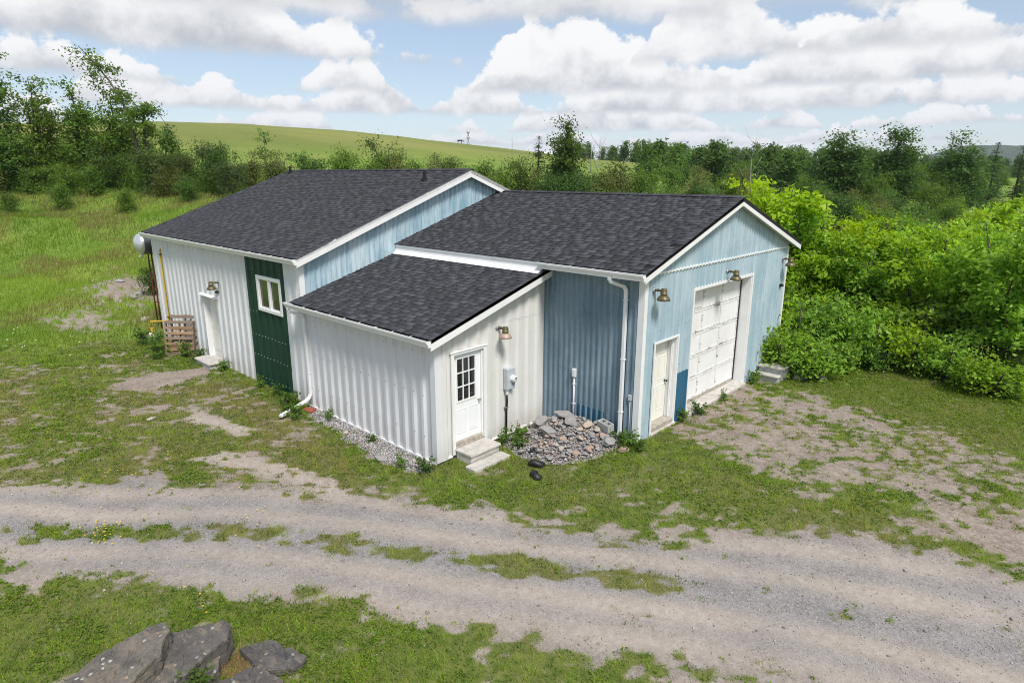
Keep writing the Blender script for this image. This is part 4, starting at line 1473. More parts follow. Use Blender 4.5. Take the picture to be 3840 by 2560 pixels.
# ------------------------------------------------------------------ steps
g0 = gz1(-2.5, -2.7)
t = tag(empty('concrete_steps', (XC + .05, -3.02, g0)), 'two low concrete steps below the nine-pane door', 'steps')
zt_ = .02 - g0 - .12
b = MB(); b.bbox((.015, -.02, -.1), (.50, .86, zt_ - .02), .012); b.build('riser', M['concrete'], t)
b = MB(); b.bbox((.012, -.05, zt_ - .018), (.54, .89, zt_ + .045), .014); b.build('tread', M['concrete'], t)
b = MB(); b.bbox((.545, -.24, -.1), (.86, .86, .075), .014); b.build('slab', M['concrete'], t)

t = tag(empty('concrete_step', (-14.0, YF - .42, gz1(-14, -3.9))), 'single pale concrete step below the cream door', 'step')
b = MB(); b.bbox((-.55, -.19, -.1), (.55, .20, .15), .012); b.build('block', M['block'], t)
b = MB(); b.bbox((-.60, -.23, .151), (.60, .24, .215), .014); b.build('tread', M['concrete'], t)

g0 = gz1(.5, 6.8)
t = tag(empty('precast_stairs', (.06, 6.28, g0)), 'loose precast concrete stair unit beside the garage door', 'stairs')
b = MB(); b.bbox((.02, .05, -.1), (.70, .30, .16), .01); b.bbox((.02, .302, -.1), (.70, 1.55, .34), .01); b.build('base', M['block'], t)
b = MB(); b.bbox((0, 0, .162), (.73, .29, .22), .014); b.build('tread', M['concrete'], t)
b = MB(); b.bbox((.0, .26, .342), (.75, .52, .405), .016); b.bbox((.30, .521, .342), (.75, 1.62, .405), .016); b.build('tread', M['concrete'], t)
b = MB(); b.bbox((.0, 1.40, .342), (.298, 1.62, .405), .016); b.build('tread', M['concrete'], t)

b = MB(); b.bbox((-.16, -.11, 0), (.16, .11, .065), .008)
br = tag(b.build('splash_brick', M['brick']), 'flat red brick paver under the white downspout', 'brick')
br.location = (-7.78, -3.80, gz1(-7.78, -3.8) + .01); br.rotation_euler = (.05, -.03, math.radians(20))


# ------------------------------------------------------------------ stones
def rock_mesh(seed, sub=3, rough=.28, flat=.75, ang=.5):
    import bmesh
    rg = np.random.RandomState(seed)
    bm = bmesh.new()
    bmesh.ops.create_icosphere(bm, subdivisions=sub, radius=1.0)
    # facets: planes that cut the ball
    pl = [(Vector(rg.normal(size=3)).normalized(), rg.uniform(.45, .80)) for _ in range(13)]
    of = rg.uniform(0, 50, 3)
    for v in bm.verts:
        p = v.co.copy()
        for n, d in pl:
            k = p.dot(n)
            if k > d:
                p -= n * (k - d)
        q = (p + Vector(of)) * 2.1
        n_ = float(vnoise(q.x + q.z * .7, q.y - q.z * .5, seed)) - .5
        n2 = float(vnoise(q.x * 3 + q.z, q.y * 3 - q.z * 2, seed + 3)) - .5
        p *= 1 + rough * .5 * n_ + rough * .22 * n2
        p.z *= flat
        v.co = p
    me = bpy.data.meshes.new('fieldstone')
    bm.to_mesh(me)
    bm.free()
    return me


STONES = {k: [] for k in ('stone_grey', 'stone_pink', 'stone_tan')}
for k, n in (('stone_grey', 5), ('stone_pink', 3), ('stone_tan', 3)):
    for i in range(n):
        me = rock_mesh(100 + len(STONES[k]) * 7 + {'stone_grey': 0, 'stone_pink': 40, 'stone_tan': 80}[k], 2)
        me.materials.append(M[k])
        STONES[k].append(me)


def stone(kind, i, x, y, z, sx, sy, sz, rz, label, cat='stone', group=None, name='fieldstone', tilt=0.0):
    o = bpy.data.objects.new(name, STONES[kind][i % len(STONES[kind])])
    COL.objects.link(o)
    o.location = (x, y, z)
    o.scale = (sx, sy, sz)
    o.rotation_euler = (tilt, tilt * .6, rz)
    return tag(o, label, cat, group)


def mound(x, y):
    """height of the rubble heap above the yard"""
    u, v = (x + 1.62), (y + .58)
    a = (u * .80 + v * .35)
    c = (-u * .35 + v * .80)
    r2 = (a / .88) ** 2 + (c / .86) ** 2
    return .50 * np.exp(-r2 * 1.05) * S((x + 2.85) / .25)


def pile_z(x, y):
    return float(ground_z(np.array([x]), np.array([y]))[0] + mound(np.array([x]), np.array([y]))[0])


mx, my = np.meshgrid(np.arange(-2.78, .45, .07), np.arange(-2.5, -.03, .07))
mz = ground_z(mx, my) + mound(mx, my) - .055
nn_ = mx.shape
ii = np.arange(mx.size).reshape(nn_)
mf = np.stack([ii[:-1, :-1], ii[:-1, 1:], ii[1:, 1:], ii[1:, :-1]], -1).reshape(-1, 4)
heap_m = simple('heap_gravel', (0.30, 0.28, 0.265), .9, var=.4, scale=14, bump=.6, fine=55)
tag(link('rubble_heap', np_mesh('rubble_heap', np.stack([mx.ravel(), my.ravel(), mz.ravel()], -1), mf, True), heap_m),
    'sloping bed of grey gravel heaped against the blue wall', 'gravel heap', kind='stuff')

big = [('stone_grey', 0, -2.08, -.90, .27, .22, .19, 'large brown-grey stone at the left end of the rubble heap', 1),
       ('stone_grey', 3, -1.72, -.52, .30, .20, .16, 'flat brown stone at the back of the rubble heap by the white wall', 2),
       ('stone_grey', 1, -1.38, -.72, .21, .18, .19, 'upright grey concrete lump in the middle of the rubble heap', 3),
       ('stone_grey', 2, -1.62, -1.22, .24, .21, .22, 'grey concrete lump low on the front of the rubble heap', 4),
       ('stone_tan', 0, -1.02, -.48, .18, .20, .13, 'pale cream stone just left of the concrete block', 5),
       ('stone_tan', 1, -.82, -.42, .11, .15, .10, 'orange-tan stone touching the concrete block', 6),
       ('stone_grey', 4, -.36, -.60, .28, .22, .15, 'wide flat grey boulder at the right of the rubble heap', 7),
       ('stone_pink', 0, .06, -.62, .19, .15, .12, 'pinkish stone at the far right end of the rubble heap', 8),
       ('stone_tan', 2, -.90, -.95, .19, .09, .07, 'long tan stone lying across the rubble heap', 9),
       ('stone_pink', 1, -.55, -1.05, .14, .10, .08, 'pink stone in front of the wide grey boulder', 10)]
for k, i, x, y, sx, sy, sz, lab, sd_ in big:
    stone(k, i, x, y, pile_z(x, y) + sz * .35, sx, sy, sz, sd_ * 1.7, lab, tilt=.15 * math.sin(sd_))
rng = random.Random(77)
placed = [(q[2], q[3], max(q[4], q[5])) for q in big]
cnt = 0
while cnt < 190:
    x, y = rng.gauss(-1.15, .58), rng.gauss(-.95, .45)
    if y > -.12 or x < -2.6 or mound(np.array([x]), np.array([y]))[0] < .07:
        continue
    r = rng.choice((.04, .05, .06, .08, .10, .115)) * rng.uniform(.85, 1.15)
    if any((x - a) ** 2 + (y - b_) ** 2 < (r * .8 + c * .75) ** 2 for a, b_, c in placed):
        if rng.random() < .97:
            continue
    placed.append((x, y, r))
    kd = rng.choices(('stone_grey', 'stone_pink', 'stone_tan'), (6, 2, 2))[0]
    lab = {'stone_grey': 'fist-sized grey stone in the rubble heap', 'stone_pink': 'fist-sized pinkish stone in the rubble heap', 'stone_tan': 'fist-sized tan stone in the rubble heap'}[kd]
    stone(kd, rng.randrange(5), x, y, pile_z(x, y) + r * .25, r, r * rng.uniform(.7, 1.1), r * rng.uniform(.55, .85), rng.uniform(0, 6), lab, 'stone', lab.replace('fist-sized', 'small').replace('stone', 'stones', 1), tilt=rng.uniform(-.5, .5))
    cnt += 1

# hollow concrete block
b = MB()
for x0, x1 in ((-.19, -.155), (-.018, .018), (.155, .19)):
    b.box((x0, -.06, 0), (x1, .06, .19))
b.box((-.19, -.095, 0), (.19, -.0602, .19)); b.box((-.19, .0602, 0), (.19, .095, .19)); b.box((-.154, -.059, 0), (.154, .059, .03))
cbk = tag(b.build('concrete_block', M['block']), 'hollow concrete block on top of the rubble heap', 'concrete block')
cbk.location = (-.72, -.20, pile_z(-.72, -.2) + .03); cbk.rotation_euler = (.10, .06, math.radians(-14))

# loose stones elsewhere
stone('stone_grey', 2, -3.97, -4.20, gz1(-3.97, -4.2) + .03, .20, .15, .09, .4, 'flat grey stone in the gravel along the lean-to wall')
stone('stone_grey', 3, 1.05, 7.3, gz1(1.05, 7.3) + .08, .38, .26, .22, 1.0, 'pale boulder beside the loose precast stairs')
stone('stone_tan', 1, 1.5, 7.75, gz1(1.5, 7.75) + .05, .26, .22, .16, 2.0, 'small pale boulder at the edge of the thicket')
stone('stone_tan', 0, -10.2, -6.9, gz1(-10.2, -6.9) + .03, .14, .1, .08, 2.0, 'small pale stone on the patchy yard')

# black plastic drain scraps
for (x, y, rz, L, lab) in ((-1.55, -1.78, .5, .20, 'black plastic scrap nearest the rubble heap'), (-1.16, -2.12, .9, .34, 'longest black plastic drain scrap in the grass'), (-.84, -2.52, .2, .26, 'black plastic scrap farthest out in the grass')):
    b = MB()
    rgs = random.Random(int(x * 100))
    pth = [(-L / 2 + L * i / 6, .03 * math.sin(i * 1.3), .05 + .03 * math.sin(i * .9)) for i in range(7)]
    b.tube(pth, [.05, .085, .09, .075, .095, .08, .045], 10)
    o = tag(b.build('plastic_scrap', M['black']), lab, 'plastic scrap', 'black plastic scraps by the rubble heap')
    o.location = (x, y, gz1(x, y)); o.rotation_euler = (0, 0, rz)


def slab(name, pts, top, thick, tilt, mat, label, seed, parent=None):
    """a broken rock slab from its outline: bedded top, ragged edge, real thickness"""
    P = np.array(pts, float)
    c = P.mean(0)
    seg = np.hypot(*(np.roll(P, -1, 0) - P).T)
    s = np.concatenate([[0], np.cumsum(seg)])
    n = 110
    q = np.linspace(0, s[-1], n, endpoint=False)
    Pc = np.vstack([P, P[:1]])
    ox, oy = np.interp(q, s, Pc[:, 0]) - c[0], np.interp(q, s, Pc[:, 1]) - c[1]
    jag = 1 + .10 * (vnoise(q * 9, q * 0, seed) - .5) + .06 * (vnoise(q * 30, q * 0, seed + 1) - .5)
    ox, oy = ox * jag, oy * jag
    rings = [(q_, 0) for q_ in (.08, .16, .24, .32, .4, .48, .56, .64, .72, .79, .86, .92, .965)] + [(.995, -.008), (1.0, -.05), (.975, -.055), (1.0, -thick * .4), (.97, -thick * .42), (.99, -thick * .75), (.94, -thick)]
    V, F = [(0, 0, 0)], []
    for k, (r, dz) in enumerate(rings):
        x, y = ox * r, oy * r
        if dz < -.02:
            wob = 1 + .05 * (vnoise(q * 12, q * 0 + k * 3.1, seed + 5) - .5)
            x, y = x * wob, y * wob
        X, Y = x + c[0], y + c[1]
        b_ = fbm(X * 2.2 + Y * 1.2, Y * 2.2, 4, seed)
        step = np.floor((X * .6 + Y * .8) * 7 + b_ * 5) * .016
        z = (b_ - .5) * .05 + (fbm(X * 14, Y * 14, 3, seed + 2) - .5) * .022 + np.floor(b_ * 7) * .020 + dz + tilt[0] * x + tilt[1] * y
        V += list(zip(x, y, z))
    V[0] = (0, 0, float(np.mean([v[2] for v in V[1:n + 1]])))
    for j in range(n):
        F.append((0, 1 + j, 1 + (j + 1) % n))
    fs = []
    for k in range(len(rings) - 1):
        for j in range(n):
            fs.append((1 + k * n + j, 1 + (k + 1) * n + j, 1 + (k + 1) * n + (j + 1) % n, 1 + k * n + (j + 1) % n))
    mb = MB()
    mb.add(V, F + fs, False)
    o = mb.build(name, mat)
    o.location = (c[0], c[1], top)
    return tag(o, label, 'boulder')


slab('rock_slab', [(-1.06, -10.57), (-1.14, -10.19), (-1.16, -9.82), (-1.06, -9.63), (-0.73, -9.71), (-0.35, -9.97), (-0.25, -10.21), (-0.19, -10.52), (-0.5, -11.0), (-0.9, -11.0)], .14, .42, (.10, .12), M['boulder'],
     'pale lichen-spotted rock slab, leftmost in the foreground grass', 3)
slab('rock_slab', [(-0.98, -9.64), (-0.79, -9.39), (-0.61, -9.09), (-0.42, -9.06), (-0.30, -9.2), (-0.26, -9.41), (-0.12, -9.77), (-0.18, -10.14), (-0.2, -10.5), (-0.55, -10.5), (-0.75, -10.0)], .02, .40, (-.10, .16), M['boulder_dark'],
     'dark grey rock slab lying behind the lichen-spotted slab', 8)
slab('rock_slab', [(-0.55, -9.60), (-0.54, -9.31), (-0.37, -9.24), (-0.10, -9.40), (0.04, -9.59), (-0.05, -9.95), (-0.3, -10.0)], -.15, .28, (-.15, .1), M['boulder'],
     'brown broken slab tucked under the dark grey slab', 12)
slab('rock_slab', [(-0.33, -9.03), (-0.35, -8.85), (-0.24, -8.67), (-0.08, -8.61), (0.1, -8.64), (0.14, -8.56), (0.37, -8.48), (0.46, -8.57), (0.47, -8.72), (0.33, -8.96), (0.04, -9.03)], -.225, .12, (.02, .02), M['boulder_dark'],
     'flat dark stone set level in the foreground grass', 15)
slab('rock_slab', [(0.12, -9.6), (0.22, -9.27), (0.28, -9.04), (0.44, -9.04), (0.71, -8.95), (0.82, -9.1), (0.6, -9.6)], -.12, .22, (.08, .05), M['boulder_dark'],
     'grey rock slab cut by the bottom edge of the picture', 19)

# ------------------------------------------------------------------ grass and pebbles
def blades(name, x, y, z, hgt, wid, lean, colr, mat, seed, label, wind=(0, 0), seg2=False):
    rg = np.random.RandomState(seed)
    n = len(x)
    a = rg.uniform(0, 2 * PI, n)
    wx, wy = np.cos(a) * wid * .5, np.sin(a) * wid * .5
    b = rg.uniform(0, 2 * PI, n)
    l = lean * hgt * rg.uniform(.3, 1.0, n)
    tx, ty = np.cos(b) * l + wind[0] * hgt, np.sin(b) * l + wind[1] * hgt
    base = np.stack([x, y, z - .012], -1)
    side = np.stack([wx, wy, wx * 0], -1)
    tip = base + np.stack([tx, ty, hgt], -1)
    c = colr * (1 + rg.uniform(-.22, .22, (n, 1)))
    if seg2:
        mid = base + np.stack([tx * .28, ty * .28, hgt * .58], -1)
        V = np.stack([base - side, base + side, mid + side * .75, mid - side * .75, tip], 1).reshape(-1, 3)
        k = np.arange(n)[:, None] * 5
        F = np.concatenate([k + np.array([[0, 1, 2]]), k + np.array([[0, 2, 3]]), k + np.array([[3, 2, 4]])])
        C = np.repeat(c, 5, 0)
    else:
        V = np.stack([base - side, base + side, tip], 1).reshape(-1, 3)
        F = np.arange(n * 3).reshape(-1, 3)
        C = np.repeat(c, 3, 0)
    me = np_mesh(name, V, F, False, {'col': np.clip(C, 0, 1)})
    return tag(link(name, me, mat), label, 'grass', kind='stuff')


def pick(a, b, f):
    return np.array(a)[None] * (1 - f[:, None]) + np.array(b)[None] * f[:, None]


rg = np.random.RandomState(5)
# short yard grass
N = 1300000
x, y = rg.uniform(-24, 9, N), rg.uniform(-12.5, 15, N)
k = off_house(x, y, .02)
x, y = x[k], y[k]
z = ground_z(x, y)
k = in_view(x, y, z, 1.12, 1.15)
x, y, z = x[k], y[k], z[k]
dist = np.hypot(np.hypot(x - CAM.x, y - CAM.y), 6)
k = rg.rand(len(x)) < np.clip(14.0 / dist, .33, 1)
x, y, z, dist = x[k], y[k], z[k], dist[k]
cov, gv, tn, md, dr = masks(x, y)
keep = cov * (1 - md) * (1 - S((mound(x, y) - .04) / .04)) * .95
keep = np.where(sdist(x, y, [(-1.3, -11), (-1.1, -9.5), (-.4, -9), (.6, -8.5), (.8, -9.2), (.2, -11)]) < -.05, keep * .5, keep)
k = rg.rand(len(x)) < keep
x, y, z, cov, dr, dist = x[k], y[k], z[k], cov[k], dr[k], dist[k]
n1 = fbm(x * .7, y * .7, 3, 81)
n2 = fbm(x * 5, y * 5, 2, 82)
n4 = fbm(x * 9, y * 9, 2, 83)
v = np.clip((n2 - .5) * 2.6 + (n4 - .5) * 1.6 + .45 + rg.uniform(-.2, .2, len(x)), 0, 1)
green = pick((.066, .140, .012), (.285, .420, .044), v)
olive = pick((.130, .118, .032), (.36, .295, .105), v)
f = np.clip(dr * .5 + (n1 - .60) * 1.1 + (n4 - .5) * .9 + rg.uniform(-.25, .25, len(x)), 0, 1)
colr = green * (1 - f[:, None]) + olive * f[:, None]
lr_ = inside(x, y, lawn_poly, 1.5)[:, None]
colr = colr * (1 - .7 * lr_) + np.array([[.17, .25, .034]]) * .7 * lr_
straw = rg.rand(len(x)) < .05 + .14 * dr + .25 * (1 - cov) * (cov < .6)
colr[straw] = (.34, .27, .13)
hh = (.035 + .055 * n2 * (.5 + cov)) * rg.uniform(.6, 1.3, len(x))
front = S((-6.6 - y - .45 * x * 0) / 2.0) * S((x + 3) / 2)
hh = hh * (1 + .5 * front)
ww = .010 * (dist / 11) ** .8 * rg.uniform(.7, 1.4, len(x))
blades('lawn_grass', x, y, z, hh, ww, 1.1, colr, M['grass'], 1, 'short patchy grass covering the yard and lane verges')

# clover and plantain leaves lying in the lawns
k = (rg.rand(len(x)) < np.where(y < -7, .42, .20) * (.25 + 1.5 * (fbm(x * 1.3, y * 1.3, 3, 87) > .5))) & (cov > .4) & (rg.rand(len(x)) > dr * .9)
P_ = np.stack([x[k], y[k], z[k] + hh[k] * .55], -1)
c_ = pick((.060, .145, .012), (.215, .365, .038), rg.rand(k.sum()))
me_ = None
clv = (P_, c_, dist[k])

# meadow on the rising ground, tall and wind-blown
N = 900000
d = 18 + 40 * rg.rand(N) ** .8
t = rg.uniform(-.95, 1.05, N)
x, y = CAM.x + HF.x * d + HR.x * d * t, CAM.y + HF.y * d + HR.y * d * t
k = off_house(x, y, .15) & (rg.rand(N) < np.clip(26 / d, .4, 1) * .42)
x, y, d, t = x[k], y[k], d[k], t[k]
cov, gv, tn, md, dr = masks(x, y)
z = height(x, y)
k = (rg.rand(len(x)) < md) & in_view(x, y, z, 1.12, 1.15)
x, y, z, d, t = x[k], y[k], z[k], d[k], t[k]
n1, n2, n3 = fbm(x * .16, y * .16, 4, 91), fbm(x * .8, y * .8, 3, 92), fbm(x * .35, y * .35, 3, 93)
colr = pick((.105, .220, .018), (.270, .390, .050), np.clip(n1 * 2.2 - .6 + (n2 - .5) * .9, 0, 1))
olive = pick((.20, .205, .06), (.31, .27, .12), n2)
f = np.clip((n3 - .47) * 5.0 + (n2 - .5) * 1.2, 0, .9)
colr = colr * (1 - f[:, None]) + olive * f[:, None]
hh = (.10 + .40 * n2 * S((d - 20) / 8 + .35)) * rg.uniform(.6, 1.35, len(x))
hh = np.where(t > .3, hh * 1.25, hh)
blades('meadow_grass', x, y, z, hh, .020 * (d / 24) * rg.uniform(.7, 1.4, len(x)), .55, colr, M['grass'], 2, 'tall wind-blown meadow grass on the slope behind the workshop', (.22, .16))

bkr = random.Random(5)
for i in range(26):
    t_, d_ = bkr.gauss(-.60, .05), bkr.gauss(29.3, 1.5)
    bx_, by_ = spot(t_, d_)
    if off_house(np.array([bx_]), np.array([by_]), .6)[0]:
        r_ = bkr.choice((.10, .14, .2, .3))
        stone(bkr.choice(('stone_grey', 'stone_tan')), i, bx_, by_, H1(bx_, by_) + r_ * .1, r_, r_ * .8, r_ * .55, i, 'pale stone in the eroded bank behind the silver tank', 'stone', 'stones in the eroded bank')
# white wildflower heads dotted in the meadow
k = (rg.rand(len(x)) < np.where(fbm(x * .25, y * .25, 3, 99) > .60, .011, .0008)) & (t < 0)
fx, fy, fz = x[k], y[k], z[k] + hh[k] * .95 + .05
V, F, C = [], [], []
for i in range(len(fx)):
    r = rg.uniform(.018, .04)
    b = len(V)
    for j in range(5):
        V.append((fx[i] + r * math.cos(j * 1.2566), fy[i] + r * math.sin(j * 1.2566), fz[i] + rg.uniform(-.01, .01)))
    V.append((fx[i], fy[i], fz[i] + .015))
    for j in range(5):
        F.append((b + j, b + (j + 1) % 5, b + 5))
    C += [(.72, .72, .66)] * 6
tag(link('wildflowers', np_mesh('wildflowers', V, F, False, {'col': np.array(C)}), M['pebble']), 'white wildflower heads scattered through the meadow grass', 'flowers', kind='stuff')

# yellow hawkbit on the lane strip
V, F, C = [], [], []
for (cx, cy, n, sp) in ((-5.0, -9.35, 26, .35), (-3.3, -7.75, 9, .4), (-7.4, -8.6, 14, .6), (-1.9, -8.9, 4, .5), (-6.3, -7.6, 10, .7), (-12.5, -9.0, 14, 1.2)):
    for _ in range(n):
        px, py = cx + rg.normal() * sp, cy + rg.normal() * sp * .6
        pz = gz1(px, py) + .07
        b = len(V)
        for j in range(5):
            V.append((px + .017 * math.cos(j * 1.2566), py + .017 * math.sin(j * 1.2566), pz))
        V.append((px, py, pz + .008))
        for j in range(5):
            F.append((b + j, b + (j + 1) % 5, b + 5))
        C += [(.70, .48, .02)] * 6
tag(link('yellow_flowers', np_mesh('yellow_flowers', V, F, False, {'col': np.array(C)}), M['pebble']), 'tiny yellow flowers in the grass along the lane', 'flowers', kind='stuff')

# loose gravel
OCT_V = np.array([(1, 0, 0), (0, 1, 0), (-1, 0, 0), (0, -1, 0), (0, 0, 1), (.35, .35, -.6)])
OCT_F = np.array([(0, 1, 4), (1, 2, 4), (2, 3, 4), (3, 0, 4), (1, 0, 5), (2, 1, 5), (3, 2, 5), (0, 3, 5)])


def pebbles(name, x, y, z, r, label, seed, warm=.25):
    rg = np.random.RandomState(seed)
    n = len(x)
    a = rg.uniform(0, 2 * PI, n)
    V = OCT_V[None] * (r[:, None, None] * rg.uniform(.6, 1.25, (n, 6, 1))) * np.array([1, .8, .6])
    ca, sa = np.cos(a)[:, None], np.sin(a)[:, None]
    X = V[..., 0] * ca - V[..., 1] * sa + x[:, None]
    Y = V[..., 0] * sa + V[..., 1] * ca + y[:, None]
    Z = V[..., 2] + z[:, None] + (r * .22)[:, None]
    F = (OCT_F[None] + np.arange(n)[:, None, None] * 6).reshape(-1, 3)
    g = rg.uniform(.16, .50, (n, 1))
    c = g * np.array([[1.0, .97, .965]])
    wm = rg.rand(n) < warm
    c[wm] = c[wm] * np.array([1.12, .93, .78])
    return tag(link(name, np_mesh(name, np.stack([X, Y, Z], -1).reshape(-1, 3), F, False, {'col': np.repeat(c, 6, 0)}), M['pebble']), label, 'gravel', kind='stuff')


N = 420000
x, y = rg.uniform(-16, 9, N), rg.uniform(-12, 7, N)
k = off_house(x, y, .03)
x, y = x[k], y[k]
z = ground_z(x, y)
k = in_view(x, y, z, 1.1, 1.1)
x, y, z = x[k], y[k], z[k]
cov, gv, tn, md, dr = masks(x, y)
dist = np.hypot(x - CAM.x, y - CAM.y)
k = rg.rand(len(x)) < (.10 + .40 * gv * (1 - .75 * tn)) * (1 - .8 * cov) * np.clip(11 / dist, .2, 1) * (.35 + fbm(x * .9, y * .9, 3, 14))
x, y, z = x[k], y[k], z[k]
pebbles('gravel', x, y, z, np.exp(rg.normal(-4.75, .42, len(x))), 'loose grey gravel strewn over the lane and bare yard', 3)
# coarser stone along the lean-to wall
N = 9000
x, y = rg.uniform(-8.4, -2.6, N), rg.uniform(-4.6, -3.5, N)
k = rg.rand(N) < inside(x, y, wall_gravel, .3, .5, 25)
x, y = x[k], y[k]
pebbles('wall_gravel', x, y, ground_z(x, y), np.exp(rg.normal(-3.75, .36, len(x))), 'band of coarse grey gravel along the foot of the lean-to wall', 4, .2)
N = 15000
x, y = rg.uniform(-2.7, .5, N), rg.uniform(-2.6, -.06, N)
hm = mound(x, y)
k = (rg.rand(N) < S((hm - .04) / .05) * .85)
x, y, hm = x[k], y[k], hm[k]
pebbles('heap_pebbles', x, y, ground_z(x, y) + hm - .035, np.exp(rg.normal(-3.95, .38, len(x))), 'grey and pinkish pebbles covering the rubble heap', 5, .35)


# ------------------------------------------------------------------ trees and shrubs
def leaves_mesh(name, P, nrm, size, colr, rg, aspect=.55, droop=0.0):
    """many folded leaf shapes; P (n,3) positions, nrm (n,3) rough facing"""
    n = len(P)
    nrm = nrm + rg.normal(size=(n, 3)) * .55
    nrm /= np.linalg.norm(nrm, axis=1, keepdims=True) + 1e-9
    a = rg.normal(size=(n, 3))
    a[:, 2] -= droop
    a -= nrm * (a * nrm).sum(1, keepdims=True)
    a /= np.linalg.norm(a, axis=1, keepdims=True) + 1e-9
    b = np.cross(nrm, a)
    L = (size * rg.uniform(.65, 1.3, n))[:, None]
    W = L * aspect
    fold = nrm * L * .16
    V = np.stack([P - a * L * .5, P + b * W * .5 - fold - a * L * .08, P + a * L * .5, P - b * W * .5 - fold - a * L * .08], 1).reshape(-1, 3)
    k = np.arange(n)[:, None] * 4
    F = np.concatenate([k + np.array([[0, 1, 2]]), k + np.array([[0, 2, 3]])])
    return np_mesh(name, V, F, False, {'col': np.repeat(np.clip(colr, 0, 1), 4, 0)})


def grow(seed, stems, nb, hr, lr, elev, droop, per, leaf, spread, cols, wind=(0, 0, 0), bark='bark', twig=.012, bias=None, u0=.25, tipcol=None, flat=.6, aspect=.55):
    """stems: list of (path, r0, r1). Branches leave the stems at relative heights hr, carry leaf sprays.
    returns (trunk mesh, crown mesh)"""
    rg = np.random.RandomState(seed)
    tb = MB()
    for path, r0, r1 in stems:
        n = len(path)
        tb.tube(path, [r0 + (r1 - r0) * i / (n - 1) for i in range(n)], 8)
    P, Nn, C = [], [], []
    wind = np.array(wind, float)
    for i in range(nb):
        path, r0, r1 = stems[rg.randint(len(stems))]
        pa = np.array([tuple(p) for p in path], float)
        hq = rg.uniform(*hr)
        s = hq * (len(pa) - 1)
        j = min(int(s), len(pa) - 2)
        p = pa[j] + (pa[j + 1] - pa[j]) * (s - j)
        az = rg.uniform(0, 2 * PI)
        el = math.radians(rg.uniform(*elev))
        L = rg.uniform(*lr) * (bias(hq) if bias else 1.0)
        dv = np.array([math.cos(az) * math.cos(el), math.sin(az) * math.cos(el), math.sin(el)]) + wind * .6
        pts = [p]
        m = 5
        for q in range(m):
            dv = dv + np.array([0, 0, -droop / m]) + wind * .25 + rg.normal(size=3) * .10
            dv /= np.linalg.norm(dv)
            pts.append(pts[-1] + dv * L / m)
        pts = np.array(pts)
        rb = max(twig, (r0 + (r1 - r0) * hq) * .42)
        tb.tube([tuple(v) for v in pts], [rb * (1 - .8 * q / m) for q in range(m + 1)], 5, cap=False)
        k = max(4, int(per * L / lr[1] * rg.uniform(.6, 1.3)))
        u = u0 + (1 - u0) * rg.rand(k) ** .8
        s2 = u * m
        jj = np.minimum(s2.astype(int), m - 1)
        pp = pts[jj] + (pts[jj + 1] - pts[jj]) * (s2 - jj)[:, None]
        g = rg.normal(size=(k, 3)) * spread * (.45 + .7 * u)[:, None]
        g[:, 2] *= flat
        P.append(pp + g)
        Nn.append(np.array([0, 0, .75])[None] + g * .8 / max(spread, .01) * .4 + wind * .2)
        f = np.clip(rg.rand() * .7 + .3 * rg.rand(k) * 1.2 - .05, 0, 1)[:, None]
        c = np.array(cols[0])[None] * (1 - f) + np.array(cols[1])[None] * f
        if tipcol is not None:
            tt = (rg.rand(k) < .35 * u)[:, None]
            c = np.where(tt, np.array(tipcol)[None], c)
        C.append(c * rg.uniform(.85, 1.15, (k, 1)))
    P, Nn, C = np.concatenate(P), np.concatenate(Nn), np.concatenate(C)
    return tb.mesh('trunk'), leaves_mesh('crown', P, Nn, np.full(len(P), leaf), C, rg, aspect, .25), bark


tag(link('lawn_weeds', leaves_mesh('lawn_weeds', clv[0], np.tile([[0, 0, 1.2]], (len(clv[0]), 1)), .034 * (clv[2] / 10) ** .7, clv[1], np.random.RandomState(3), .7), M['leaf']),
    'clover and broad-leaved weeds lying through the lawn', 'weeds', kind='stuff')


def plant(name, proto, loc, label, cat='tree', group=None, s=1.0, sz=None, rz=0.0):
    tm, cm, bark = proto
    r = tag(empty(name, loc, rz), label, cat, group)
    r.scale = (s, s, sz or s)
    link('trunk', tm, M[bark], r)
    link('crown', cm, M['leaf'], r)
    return r


def stem(H, lean=(0, 0), wob=.08, n=6, seed=0, x0=0, y0=0):
    rg = np.random.RandomState(seed)
    return [(x0 + lean[0] * (i / n) ** 1.3 + (rg.normal() * wob * H * .12 if 0 < i else 0), y0 + lean[1] * (i / n) ** 1.3 + (rg.normal() * wob * H * .12 if 0 < i else 0), H * i / n - (.25 if i == 0 else 0)) for i in range(n + 1)]


def on(t, d, dz=-.05):
    x, y = spot(t, d)
    return (x, y, H1(x, y) + dz)


DK = ((.050, .115, .022), (.120, .215, .042))
MD = ((.080, .165, .022), (.180, .300, .045))
OL = ((.100, .140, .032), (.210, .250, .070))
BR = ((.15, .33, .010), (.40, .60, .026))
BR2 = ((.12, .28, .010), (.35, .54, .025))

# --- windswept trees on the left
def tall(seed, H, nb, per, lr, cols=DK, wind=(0, 0, 0), r=.16, hr=(.22, 1.0), leaf=.24, spread=.42, lean=(0, 0), extra=True, elev=(5, 65)):
    st = [(stem(H, lean, .10, 7, seed), r, .03)]
    if extra:
        st.append((stem(H * .82, (lean[0] + H * .10, lean[1] - H * .07), .12, 7, seed + 1), r * .7, .025))
        st.append((stem(H * .74, (lean[0] - H * .12, lean[1] + H * .05), .12, 7, seed + 2), r * .6, .025))
    return grow(seed, st, nb, hr, lr, elev, .35, per, leaf, spread, cols, wind, 'bark_dark', bias=lambda q: 1.1 - .55 * q)


